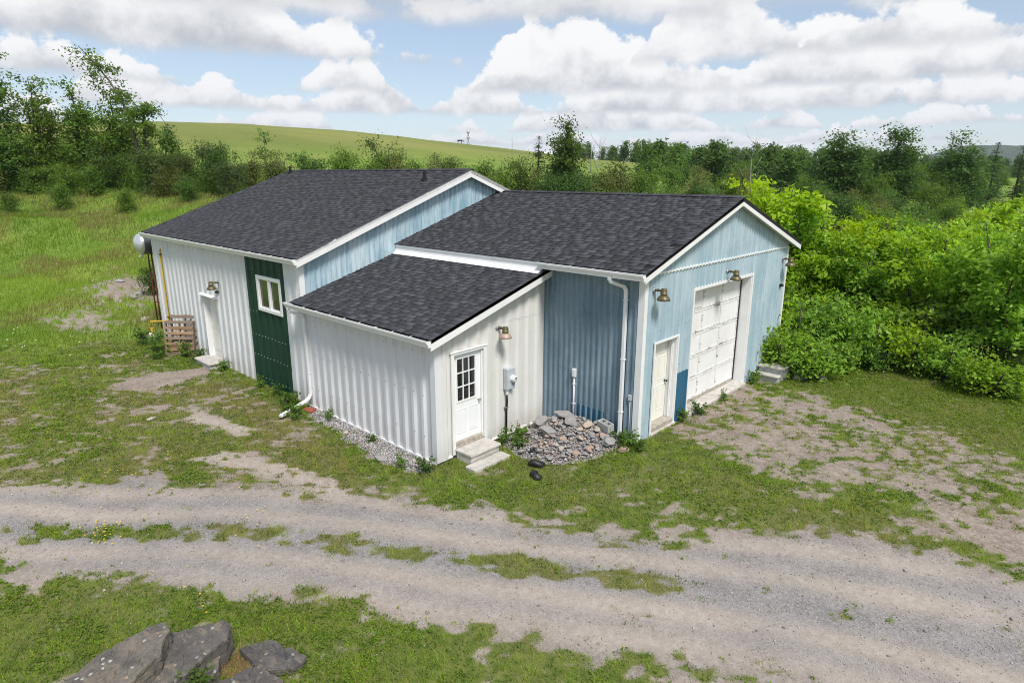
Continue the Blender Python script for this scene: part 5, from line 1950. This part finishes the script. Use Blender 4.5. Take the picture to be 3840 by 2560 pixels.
WIND = (HR.x * .45, HR.y * .45, 0)
for i, (t_, d_, H_, nb, lab) in enumerate(((-.775, 45, 10.4, 90, 'tallest dark windswept tree at the far left edge'), (-.715, 46, 8.6, 80, 'windswept tree second from the left edge of the picture'),
                                           (-.655, 47, 7.2, 70, 'bushy windswept tree between the tall left tree and the leaning trunk'), (-.600, 46.5, 7.0, 75, 'low spreading tree just left of the leaning broken tree'))):
    plant('windswept_tree', tall(200 + i * 10, H_, nb, 105, (1.4, 2.9), ((.065, .15, .022), (.19, .31, .045)), WIND, leaf=.25, spread=.30), on(t_, d_ + 5.5), lab, 'tree', 'windswept trees on the left', .97)
plant('windswept_tree', tall(261, 8.8, 75, 105, (1.4, 2.8), MD, WIND, spread=.3), on(-.87, 49), 'windswept tree mostly cut off by the left picture edge', 'tree', 'windswept trees on the left', .95)

# the leaning broken tree
A = Vector((HR.x, HR.y, 0))
top = lambda s, h: tuple(A * s + Vector((0, 0, h)))
st1 = [top(0, -.3), top(-.25, 2.0), top(-.7, 4.6), top(-1.05, 6.3), top(-1.9, 8.0), top(-2.9, 9.3), top(-3.9, 10.5)]
st2 = [top(.05, -.3), top(.1, 1.8), top(.25, 3.8), top(.45, 5.4), top(.35, 6.2)]
st3 = [top(.45, 5.1), top(1.0, 5.75), top(1.6, 5.55), top(2.05, 4.9), top(2.35, 4.0), top(2.5, 3.3)]
tm, cm, bk = grow(310, [(st1, .16, .03), (st2, .17, .06)], 44, (.52, 1.0), (.7, 1.6), (-25, 40), .5, 75, .23, .30, ((.065, .15, .022), (.18, .29, .045)), (-.1, 0, 0), 'bark', u0=.35)
g2 = grow(311, [(st3, .035, .012)], 14, (.5, 1.0), (.4, .9), (-60, 0), .8, 30, .22, .2, DK, WIND, 'bark', u0=.2)
g3 = grow(312, [(st2, .17, .06)], 40, (.25, .98), (.5, 1.3), (0, 60), .4, 40, .22, .26, MD, WIND, 'bark', u0=.2)
g4 = grow(313, [([top(1.6, -.2), top(1.7, 1.2), top(1.8, 2.6), top(1.8, 3.4)], .06, .02)], 34, (.2, 1.0), (.5, 1.2), (0, 60), .4, 60, .22, .3, MD, WIND, 'bark', u0=.2)
rt = tag(empty('leaning_tree', on(-.560, 51)), 'broken tree leaning left with a bare trunk and drooping snapped limb', 'tree')
rt.scale = (.96, .96, .96)
link('trunk', tm, M['bark'], rt); link('crown', cm, M['leaf'], rt)
for g in (g2, g3, g4):
    link('limb', g[0], M['bark'], rt); link('crown', g[1], M['leaf'], rt)

# --- hedge shrubs
def shrub(seed, H, R, nb, per, cols, leaf=.17, spread=.30, tip=None, stems=5, droop=.35, elev=(10, 70)):
    rg = np.random.RandomState(seed)
    sts = []
    for i in range(stems):
        a = rg.uniform(0, 2 * PI)
        q = R * rg.uniform(.1, .55)
        sts.append((stem(H * rg.uniform(.65, .95), (math.cos(a) * q, math.sin(a) * q), .1, 5, seed * 7 + i, math.cos(a) * .12, math.sin(a) * .12), .045, .012))
    return grow(seed, sts, nb, (.05, 1.0), (R * .35, R * .75), elev, droop, per, leaf, spread, cols, (0, 0, 0), 'bark_dark', tipcol=tip, bias=lambda q: 1.15 - .5 * q)


HD = [shrub(400, 3.2, 1.9, 80, 62, DK), shrub(401, 3.0, 2.0, 80, 62, MD), shrub(402, 3.5, 1.7, 75, 62, OL), shrub(403, 2.6, 1.8, 70, 60, MD), shrub(404, 3.3, 1.9, 80, 60, ((.065, .12, .03), (.15, .20, .06)))]
rng = random.Random(12)
HEDGE_L = ['dense dark green shrub in the hedge behind the workshop', 'mid green shrub in the hedge behind the workshop', 'olive tall shrub in the hedge behind the workshop',
           'low mid green shrub in the hedge behind the workshop', 'dull green rounded shrub in the hedge behind the workshop']
for row, (d_, t0, t1, step, smin, smax) in enumerate(((50.5, -.95, .24, .050, .75, 1.05), (54, -.92, .24, .052, .8, 1.2))):
    t_ = t0
    while t_ < t1:
        k = rng.randrange(5)
        dd = d_ + rng.uniform(-1.5, 1.5)
        plant('hedge_shrub', HD[k], on(t_, dd), HEDGE_L[k], 'shrub', 'hedge shrubs: ' + HEDGE_L[k][:18], rng.uniform(smin, smax), None, rng.uniform(0, 6.28))
        t_ += step * rng.uniform(.75, 1.25)
for i in range(26):
    t_, dd = -.96 + i * .021 + rng.uniform(-.008, .008), 50.0 + rng.uniform(-1.3, 1.5)
    k = rng.randrange(5)
    plant('hedge_shrub', HD[k], on(t_, dd), HEDGE_L[k].replace('behind the workshop', 'below the windswept trees'), 'shrub', 'understory shrubs: ' + HEDGE_L[k][:18], rng.uniform(.6, .95), None, rng.uniform(0, 6.28))
# low bushes at the meadow edge on the left
for (t_, d_, s_, lab) in ((-.70, 45.5, .62, 'low bush in the meadow below the windswept trees'), (-.60, 45.5, .60, 'round bush in the meadow below the leaning tree'), (-.50, 47.5, .62, 'small bush at the meadow edge right of the leaning tree'),
                          (-.44, 43.5, .58, 'small round bush by the left end of the main roof'), (-.575, 29.0, .46, 'single dark bush in the meadow behind the silver tank'), (-.78, 44.5, .55, 'low bush at the left edge of the meadow'),
                          (-.37, 46, .6, 'pale bush just above the left slope of the main roof')):
    plant('meadow_bush', HD[1] if s_ > .5 else HD[0], on(t_, d_), lab, 'bush', None, s_, None, d_)
# thin sapling and pale green trees standing over the hedge
plant('sapling', grow(450, [(stem(3.6, (.1, 0), .1, 5, 3), .04, .01)], 26, (.2, 1.0), (.35, .8), (10, 60), .3, 22, .17, .16, MD), on(-.375, 53), 'thin leaning sapling above the hedge on the hillside', 'tree', None, 1.15)
for i, (t_, d_, s_, lab) in enumerate(((-.185, 52, 1.15, 'pale green feathery tree above the ridge of the main roof'), (-.10, 52, .95, 'small pale tree by the top of the main gable'), (.02, 50, 1.1, 'pale green tree just left of the tall central tree'), (-.02, 51, 1.0, 'loose pale shrub right of the main gable peak'))):
    plant('pale_tree', shrub(460 + i, 4.2, 2.0, 60, 48, ((.07, .13, .025), (.15, .22, .05)), .18, .30), on(t_, d_), lab, 'tree', None, s_)

# --- centre trees
plant('tall_tree', tall(500, 6.9, 120, 130, (1.2, 2.6), DK, (0, 0, 0), .17, (.10, 1.0), .22, .36), on(.083, 53), 'tall dark tree standing highest behind the garage roof', 'tree')
def conifer(seed, H, R, cols):
    return grow(seed, [(stem(H, (0, 0), .02, 8, seed), H * .018, .02)], int(H * 13), (.10, .99), (R * .55, R), (-18, 12), .15, 44, .20, .17, cols, (0, 0, 0), 'bark_dark', bias=lambda q: 1.12 - 1.0 * q, u0=.1, flat=.5, aspect=.4)
CON = conifer(520, 8.0, 1.7, ((.03, .08, .02), (.07, .14, .034)))
plant('conifer', CON, on(.040, 52), 'narrow dark spire-shaped tree left of the tall central tree', 'tree', None, .80, .72)
CT = [shrub(530, 4.6, 2.1, 90, 64, DK, .19, .34), shrub(531, 4.2, 2.0, 85, 64, OL, .19, .32), shrub(532, 5.2, 2.2, 95, 64, MD, .20, .34)]
CLAB = ['dark green bushy tree behind the garage roof', 'olive bushy tree behind the garage roof', 'mid green bushy tree behind the garage roof']
for i, (t_, d_, k, s_) in enumerate(((-.02, 48, 2, .8), (.05, 47.5, 0, .85), (.10, 48, 0, .9), (.13, 50, 1, .95), (.17, 52, 1, 1.15), (.205, 54, 2, 1.0), (.235, 50, 2, .85), (.27, 55, 1, .95), (.305, 52, 0, .9), (.335, 57, 2, .9), (.37, 54, 1, .8), (.15, 47, 2, .7), (.20, 47, 0, .72), (.25, 46, 1, .72), (.30, 46, 1, .72), (.34, 47, 2, .7))):
    plant('bushy_tree', CT[k], on(t_, d_), CLAB[k], 'tree', CLAB[k].replace('tree', 'trees'), s_, None, i * 1.3)

# --- right: shrubland, three big dark trees, mixed wood behind
BT = [tall(600 + i, 9.4, 150, 130, (1.5, 3.2), DK, (0, 0, 0), .2, (.12, 1.0), .30, .50) for i in range(3)]
for i, (t_, d_, lab) in enumerate(((.50, 74, 'big dark tree standing above the thicket, nearest the garage'), (.583, 76, 'big dark tree standing in the middle of the right horizon'), (.680, 76, 'big dark tree standing toward the right edge of the horizon'))):
    plant('dark_tree', BT[i], on(t_, d_, -.3), lab, 'tree', None, 1.25, .93)
RL = ['dark shrub in the far scrub right of the garage', 'olive shrub in the far scrub right of the garage', 'mid green shrub in the far scrub right of the garage']
for i in range(92):
    d_ = rng.uniform(36, 72) if i < 58 else rng.uniform(72, 130)
    t_ = rng.uniform(.36, .98) if d_ < 72 else rng.uniform(.20, .95)
    if d_ < 46 and t_ < .42:
        continue
    k = rng.choices((0, 1, 2), (3, 3, 2))[0]
    s_ = rng.uniform(.65, .95) * (1.0 if d_ < 72 else 1.25)
    plant('scrub_shrub', CT[k], on(t_, d_), RL[k], 'shrub', RL[k].replace('shrub', 'shrubs', 1), s_, s_ * rng.uniform(.8, 1.05), rng.uniform(0, 6.28))
plant('conifer', CON, on(.665, 88), 'dark conifer left of the rightmost big tree', 'tree', None, 1.1, 1.15)
plant('conifer', CON, on(.735, 82), 'dark pointed conifer near the right picture edge', 'tree', None, 1.2, 1.05)
plant('conifer', CON, on(.775, 84), 'dark broad conifer at the right picture edge', 'tree', None, 1.4, 1.0)

# far wood along the skyline
FWD = [tall(700 + i, 12.0, 60, 34, (2.2, 4.4), c, (0, 0, 0), .2, (.10, 1.0), .95, .95, extra=False) for i, c in enumerate((DK, MD, DK, ((.07, .13, .04), (.14, .21, .06))))]
FL = ['dark tree in the far wood on the skyline', 'mid green tree in the far wood on the skyline', 'tall dark tree in the far wood on the skyline', 'grey-green tree in the far wood on the skyline']
for i in range(150):
    t_ = .085 + (i % 75) / 75 * .90 + rng.uniform(-.006, .006)
    d_ = (300 if i < 75 else 335) + rng.uniform(-16, 16) - 120 * max(0, t_ - .45)
    k = rng.randrange(4)
    s_ = rng.uniform(.75, 1.15) * (1.0 if t_ > .15 else .85) * (.62 if t_ > .62 else .82)
    plant('skyline_tree', FWD[k], on(t_, d_), FL[k], 'tree', FL[k].replace('tree', 'trees', 1), s_, None, rng.uniform(0, 6.28))
ML = ['dark tree in the valley below the far wood', 'mid green tree in the valley below the far wood', 'leafy dark tree in the valley below the far wood', 'grey-green tree in the valley below the far wood']
for i in range(110):
    d_ = rng.uniform(95, 265)
    t_ = rng.uniform(.37, 1.0) if i < 90 else rng.uniform(.20, .40)
    if i >= 90:
        d_ = rng.uniform(95, 150)
    k = rng.randrange(4)
    s_ = rng.uniform(.38, .66) * (.72 if t_ > .62 else 1)
    plant('valley_tree', FWD[k], on(t_, d_, -.8), ML[k], 'tree', ML[k].replace('tree', 'trees', 1), s_ * 1.15, s_, rng.uniform(0, 6.28))
for (t_, d_, s_, lab) in ((-.078, 330, .62, 'small round tree on the crest beside the black animal'), (-.030, 330, .5, 'small tree on the hill crest right of the black animal'), (-.01, 335, .55, 'lone small tree on the crest farthest right'), (-.112, 330, .42, 'tiny bush on the crest left of the black animal')):
    plant('crest_tree', FWD[1], on(t_, d_, -3), lab, 'tree', None, s_)

# --- bright thicket right of the garage
BS = [shrub(800, 4.6, 2.1, 120, 105, BR, .18, .17, (.36, .54, .04), 6, .55, (0, 65)), shrub(801, 4.3, 2.2, 120, 105, BR2, .18, .17, (.32, .50, .04), 6, .55, (0, 65)),
      shrub(802, 5.0, 2.0, 120, 105, BR, .18, .17, (.36, .54, .04), 6, .55, (0, 65)), shrub(803, 3.9, 2.2, 120, 105, BR2, .18, .17, (.38, .52, .05), 6, .55, (0, 65))]
TH = ((.405, 26.0, 2, 1.34, 'tall bright green tree right behind the garage gable'), (.440, 25.0, 0, 1.12, 'bright green tree right of the tall one behind the gable'),
      (.50, 24.0, 1, .95, 'bright yellow-green shrub at the left of the thicket front'), (.545, 26.5, 2, .92, 'bright shrub in the second row of the thicket, left'), (.575, 23.0, 3, .98, 'bright leafy shrub in the middle of the thicket front'),
      (.625, 25.5, 0, .92, 'bright shrub in the second row of the thicket, centre'), (.655, 22.0, 1, .98, 'bright shrub right of the middle of the thicket front'), (.705, 24.5, 2, .92, 'bright shrub in the second row of the thicket, right'),
      (.735, 20.5, 0, .95, 'bright shrub near the right picture edge'), (.80, 18.5, 2, 1.02, 'tall bright shrub cut by the right picture edge'), (.81, 23, 1, 1.15, 'bright shrub behind the one cut by the right edge'),
      (.475, 30, 3, 1.0, 'bright shrub at the back of the thicket, left'), (.565, 30.5, 1, .95, 'bright shrub at the back of the thicket, centre'), (.66, 30, 3, .98, 'bright shrub at the back of the thicket, right'), (.75, 29, 0, 1.1, 'bright shrub at the back right corner of the thicket'),
      (.89, 21, 3, 1.1, 'bright shrub outside the right edge of the thicket'), (.415, 23.2, 3, .62, 'small bright shrub by the far corner of the garage'))
for i, (t_, d_, k, s_, lab) in enumerate(TH):
    plant('bright_shrub', BS[k], on(t_, d_), lab, 'shrub', 'bright shrubs of the thicket', s_, None, i * 2.1)
plant('bright_sapling', shrub(810, 2.3, .8, 50, 46, BR, .14, .14, None, 3, .5, (10, 65)), on(.420, 19.9), 'small bright sapling by the far corner of the blue wall', 'shrub', None, 1.0)
LOW = [shrub(820, 1.35, 1.25, 80, 44, ((.095, .21, .018), (.23, .37, .04)), .13, .15, None, 7), shrub(821, 1.2, 1.3, 80, 44, ((.14, .29, .016), (.32, .49, .035)), .13, .15, None, 7)]
LL = ['low mid green bramble bush at the edge of the lawn', 'low pale green bramble bush at the edge of the lawn']
LOWP = ((.405, 19.6, .8), (.44, 18.6, 1.15), (.475, 19.2, .8), (.50, 18.0, 1.05), (.535, 18.7, .7), (.56, 19.6, 1.2), (.60, 19.0, .75), (.64, 19.2, 1.1), (.68, 18.2, .6), (.72, 17.9, 1.0), (.76, 17.0, .65), (.80, 16.6, 1.0),
        (.45, 20.3, 1.4), (.52, 20.6, 1.3), (.59, 21.2, 1.5), (.39, 21.2, 1.0), (.43, 22, 1.4), (.65, 20.6, 1.4), (.70, 19.6, 1.4))
for i, (t_, d_, s_) in enumerate(LOWP):
    k = i % 2
    plant('bramble_bush', LOW[k], on(t_, d_), LL[k], 'bush', LL[k].replace('bush', 'bushes', 1), s_, s_ * (.8 + .5 * ((i * 37 % 11) / 11)), i * 1.9)

# tall reeds in the shade of the thicket
N = 60000
d = 17 + 10 * rg.rand(N)
t = rg.uniform(.40, .95, N)
x, y = CAM.x + HF.x * d + HR.x * d * t, CAM.y + HF.y * d + HR.y * d * t
edge = 20.4 - 9.0 * (t - .5) * 1.0
k = (rg.rand(N) < S((d - edge + 1.0) / 1.2) * .6) & off_house(x, y, .4) & (x + y > 9)
x, y, d = x[k], y[k], d[k]
colr = pick((.045, .085, .020), (.10, .155, .040), rg.rand(len(x)))
blades('reeds', x, y, height(x, y), rg.uniform(.5, 1.25, len(x)), rg.uniform(.012, .026, len(x)), .35, colr, M['grass'], 9, 'tall reed grass in the shade of the thicket', (.10, .05), True)
k = rg.rand(len(x)) < .012
blades('reed_heads', x[k], y[k], height(x[k], y[k]) + rg.uniform(.9, 1.2, k.sum()), rg.uniform(.14, .24, k.sum()), np.full(k.sum(), .035), .2, np.tile([[.36, .30, .20]], (k.sum(), 1)), M['grass'], 10, 'pale seed heads of the reed grass', (.1, .05), True)

# weeds along the foot of the walls
def weed(seed, H, R, n, cols):
    return grow(seed, [(stem(H * .8, (.02, .02), .2, 4, seed + i, .05 * math.cos(i * 2.1), .05 * math.sin(i * 2.1)), .008, .003) for i in range(3)], n, (.1, 1.0), (R * .5, R), (10, 70), .6, 16, .075, .05, cols, (0, 0, 0), 'bark_dark', .004, u0=.2, aspect=.75)
WD = [weed(900, .34, .30, 20, MD), weed(901, .26, .32, 20, DK), weed(902, .42, .26, 18, MD)]
for i, (x, y, s_, lab) in enumerate(((-2.30, -1.45, 1.1, 'leafy weed under the electric meter'), (-2.05, -1.75, .9, 'leafy weed between the steps and the rubble heap'), (-2.5, -1.7, .8, 'small weed against the lean-to wall beside the steps'),
                                     (.05, -.35, 1.0, 'leafy weed at the foot of the corner downspout'), (-.25, -.32, .8, 'small weed behind the corner downspout'), (.35, -.42, .7, 'weed at the near corner of the blue gable'),
                                     (.16, 1.85, .8, 'weed below the deep blue patch beside the garage door'), (.22, 2.5, .9, 'bushy weed at the left end of the garage sill'), (.22, 4.0, .6, 'small weed at the middle of the garage sill'),
                                     (.2, 6.0, 1.0, 'weed clump between the garage door and the loose stairs'), (-8.6, -3.85, 1.1, 'weed at the foot of the green wall panel'), (-8.25, -4.2, 1.2, 'leafy weed by the end of the white downspout'),
                                     (-7.6, -4.3, 1.0, 'weed in front of the red brick'), (-9.6, -3.75, .9, 'weed below the green wall panel'), (-10.6, -3.75, .8, 'small weed below the left edge of the green panel'),
                                     (-13.2, -3.75, .9, 'weed right of the single concrete step'), (-14.9, -3.85, 1.1, 'weed left of the single concrete step'), (-15.6, -4.1, 1.3, 'leafy weed at the foot of the pallets'), (-16.2, -4.75, 1.5, 'tall weed in front of the pallets'),
                                     (-2.75, -3.95, .9, 'weed at the front corner of the lean-to'), (-3.3, -4.15, .7, 'small weed in the gravel near the lean-to corner'), (-6.9, -3.75, .7, 'small weed in the gravel along the lean-to wall'), (-4.9, -3.8, .55, 'tiny weed at the foot of the lean-to wall'),
                                     (-17.2, -4.4, 1.5, 'weed clump left of the pallets'), (-18.4, -4.5, 1.6, 'weed clump at the foot of the yellow gas pipe'))):
    plant('weed', WD[i % 3], (x, y, gz1(x, y) - .01), lab, 'weed', None, s_, None, i * 1.1)
plant('weed', WD[1], (-.02, -9.72, -.18), 'bright little weed growing between the rock slabs', 'weed', None, .8)

# dead grass beside the slabs
N = 2600
a, r_ = rg.uniform(0, 6.28, N), rg.rand(N) ** .6 * .42
x, y = .05 + np.cos(a) * r_ * 1.25, -9.15 + np.sin(a) * r_ * .8
blades('dry_grass', x, y, ground_z(x, y) + .005, rg.uniform(.03, .10, N), rg.uniform(.006, .012, N), 2.6, np.tile([[.40, .29, .15]], (N, 1)), M['grass'], 12, 'dead straw-coloured grass between the rock slabs')

# ------------------------------------------------------------------ far small things
def horse():
    x, y = spot(-.0795, 262)
    z = H1(x, y)
    t = tag(empty('black_horse', (x, y, z), math.radians(35)), 'black horse grazing on the hill crest', 'horse')
    import bmesh
    me = bpy.data.meshes.new('body')
    vs = [(-.62, 0, 1.15), (-.25, 0, 1.12), (.25, 0, 1.12), (.62, 0, 1.2), (.95, 0, 1.25), (1.25, 0, 1.05), (1.5, 0, .78), (1.66, 0, .60)]
    ed = [(i, i + 1) for i in range(7)]
    rad = [.27, .29, .28, .29, .20, .15, .14, .09]
    for sx, base in ((-1, 0), (1, 0)):
        for bx_, off in ((0, -.58), (3, .62)):
            k = len(vs)
            back = -.10 if off < 0 else .04
            vs += [(off, sx * .15, .85), (off + back, sx * .16, .50), (off + back * .4, sx * .16, .06)]
            ed += [(bx_, k), (k, k + 1), (k + 1, k + 2)]
            rad += [.12, .075, .06]
    k = len(vs)
    vs += [(-.85, 0, 1.15), (-.98, 0, .75), (-1.0, 0, .45)]
    ed += [(0, k), (k, k + 1), (k + 1, k + 2)]
    rad += [.07, .06, .04]
    me.from_pydata(vs, ed, [])
    o = link('body', me, simple('black_coat', (.012, .011, .011), .6), t)
    sk = o.modifiers.new('skin', 'SKIN')
    for i, v in enumerate(me.skin_vertices[0].data):
        v.radius = (rad[i], rad[i])
    me.skin_vertices[0].data[1].use_root = True
    ss_ = o.modifiers.new('sub', 'SUBSURF')
    ss_.levels = ss_.render_levels = 1
    t.scale = (1.05,) * 3


horse()

# lattice mast on the horizon
x, y = spot(-.0665, 900)
t = tag(empty('lattice_mast', (x, y, 10)), 'thin lattice radio mast on the horizon', 'mast')
for q in range(3):
    b = MB(); b.tube([(1.6 * math.cos(q * 2.094), 1.6 * math.sin(q * 2.094), 0), (.9 * math.cos(q * 2.094), .9 * math.sin(q * 2.094), 53)], .28, 5); b.build('leg', M['galv'], t)
b = MB()
for k in range(26):
    for q in range(3):
        r0, r1 = 1.6 - .7 * k / 26, 1.6 - .7 * (k + 1) / 26
        b.tube([(r0 * math.cos(q * 2.094), r0 * math.sin(q * 2.094), k * 2), (r1 * math.cos((q + 1) * 2.094), r1 * math.sin((q + 1) * 2.094), k * 2 + 2)], .12, 4)
b.build('bracing', M['galv'], t)
for zz in (36, 44, 51):
    b = MB(); b.lathe([(2.3, 0), (2.3, 1.6), (0, 1.7)], (0, 0, zz), n=8); b.build('antenna', M['galv'], t)

# white barn roof beyond the crest
x, y = spot(.0505, 285)
z = H1(x, y)
t = tag(empty('white_barn', (x, y, z), math.radians(40)), 'low white barn roof showing beyond the hill', 'barn')
b = MB(); b.box((-3.4, -2.2, -2), (3.4, 2.2, 1.0)); b.build('wall', M['trim'], t)
b = MB(); b.prism([(-3.7, -2.6, .98), (-3.7, 0, 2.0), (-3.7, 2.6, .98), (-3.7, 2.6, .9), (-3.7, -2.6, .9)], (7.4, 0, 0)); b.build('roof', M['trim'], t)

# weathered posts and poles in the valley
for (t_, d_, hp, lab) in ((.1195, 120, 5.5, 'grey utility pole behind the tall central tree'), (.195, 210, 8, 'pale utility pole in front of the far wood'), (.245, 215, 8, 'pale utility pole second from the tall central tree'), (.29, 220, 8, 'pale utility pole third from the tall central tree'),
                      (.4635, 100, 6.2, 'weathered pole standing above the scrub near the big dark tree'), (-.0005, 150, 4, 'short pole on the hill left of the narrow dark tree'), (.052, 48, 2.6, 'weathered post among the bushes behind the garage ridge')):
    x, y, z = on(t_, d_, -.3)
    b = MB(); b.tube([(0, 0, 0), (.02, .01, hp * .6), (.0, .03, hp)], [.11 * min(1, hp / 7), .095 * min(1, hp / 7), .075 * min(1, hp / 7)], 8); b.tube([(0, 0, hp), (0, 0, hp + .06)], [.075 * min(1, hp / 7), .02], 8)
    o = tag(b.build('pole', M['dead']), lab, 'pole'); o.location = (x, y, z)
# bare dead trees
for i, (t_, d_, hp, lab) in enumerate(((.362, 60, 8.0, 'bare dead tree with pale trunk right of the garage ridge'), (.128, 55, 6.4, 'bare dead branches beside the tall central tree'))):
    rg_ = np.random.RandomState(40 + i)
    mb = MB()
    pth = stem(hp, (.3, .2), .08, 7, 50 + i)
    mb.tube(pth, [.07 - .06 * k / 7 for k in range(8)], 6)
    for _ in range(16):
        k = rg_.randint(2, 7)
        p = Vector(pth[k])
        a = rg_.uniform(0, 6.28)
        L = rg_.uniform(.6, 1.6)
        q1 = p + Vector((math.cos(a) * L * .5, math.sin(a) * L * .5, L * .5))
        mb.tube([p, q1, q1 + Vector((math.cos(a) * L * .3, math.sin(a) * L * .3, L * .6))], [.018, .012, .005], 5)
    o = tag(mb.build('dead_tree', M['dead']), lab, 'tree'); o.location = on(t_, d_, -.2)

# ------------------------------------------------------------------ summer haze over the valley
b = MB()
b.box((-3300, -3300, -90), (3300, 3300, 142))
hm_ = bpy.data.materials.new('valley_haze')
hm_.use_nodes = True
hm_.node_tree.nodes.clear()
_h = NT(hm_.node_tree)
_ho = _h.n('ShaderNodeOutputMaterial')
_hv = _h.n('ShaderNodeVolumePrincipled', {'Color': (0.86, 0.92, 1.0, 1.0), 'Density': 0.00013, 'Anisotropy': 0.2})
hm_.node_tree.links.new(_hv.outputs[0], _ho.inputs['Volume'])
tag(b.build('haze', hm_), 'thin pale summer haze filling the valley', 'haze', kind='stuff')
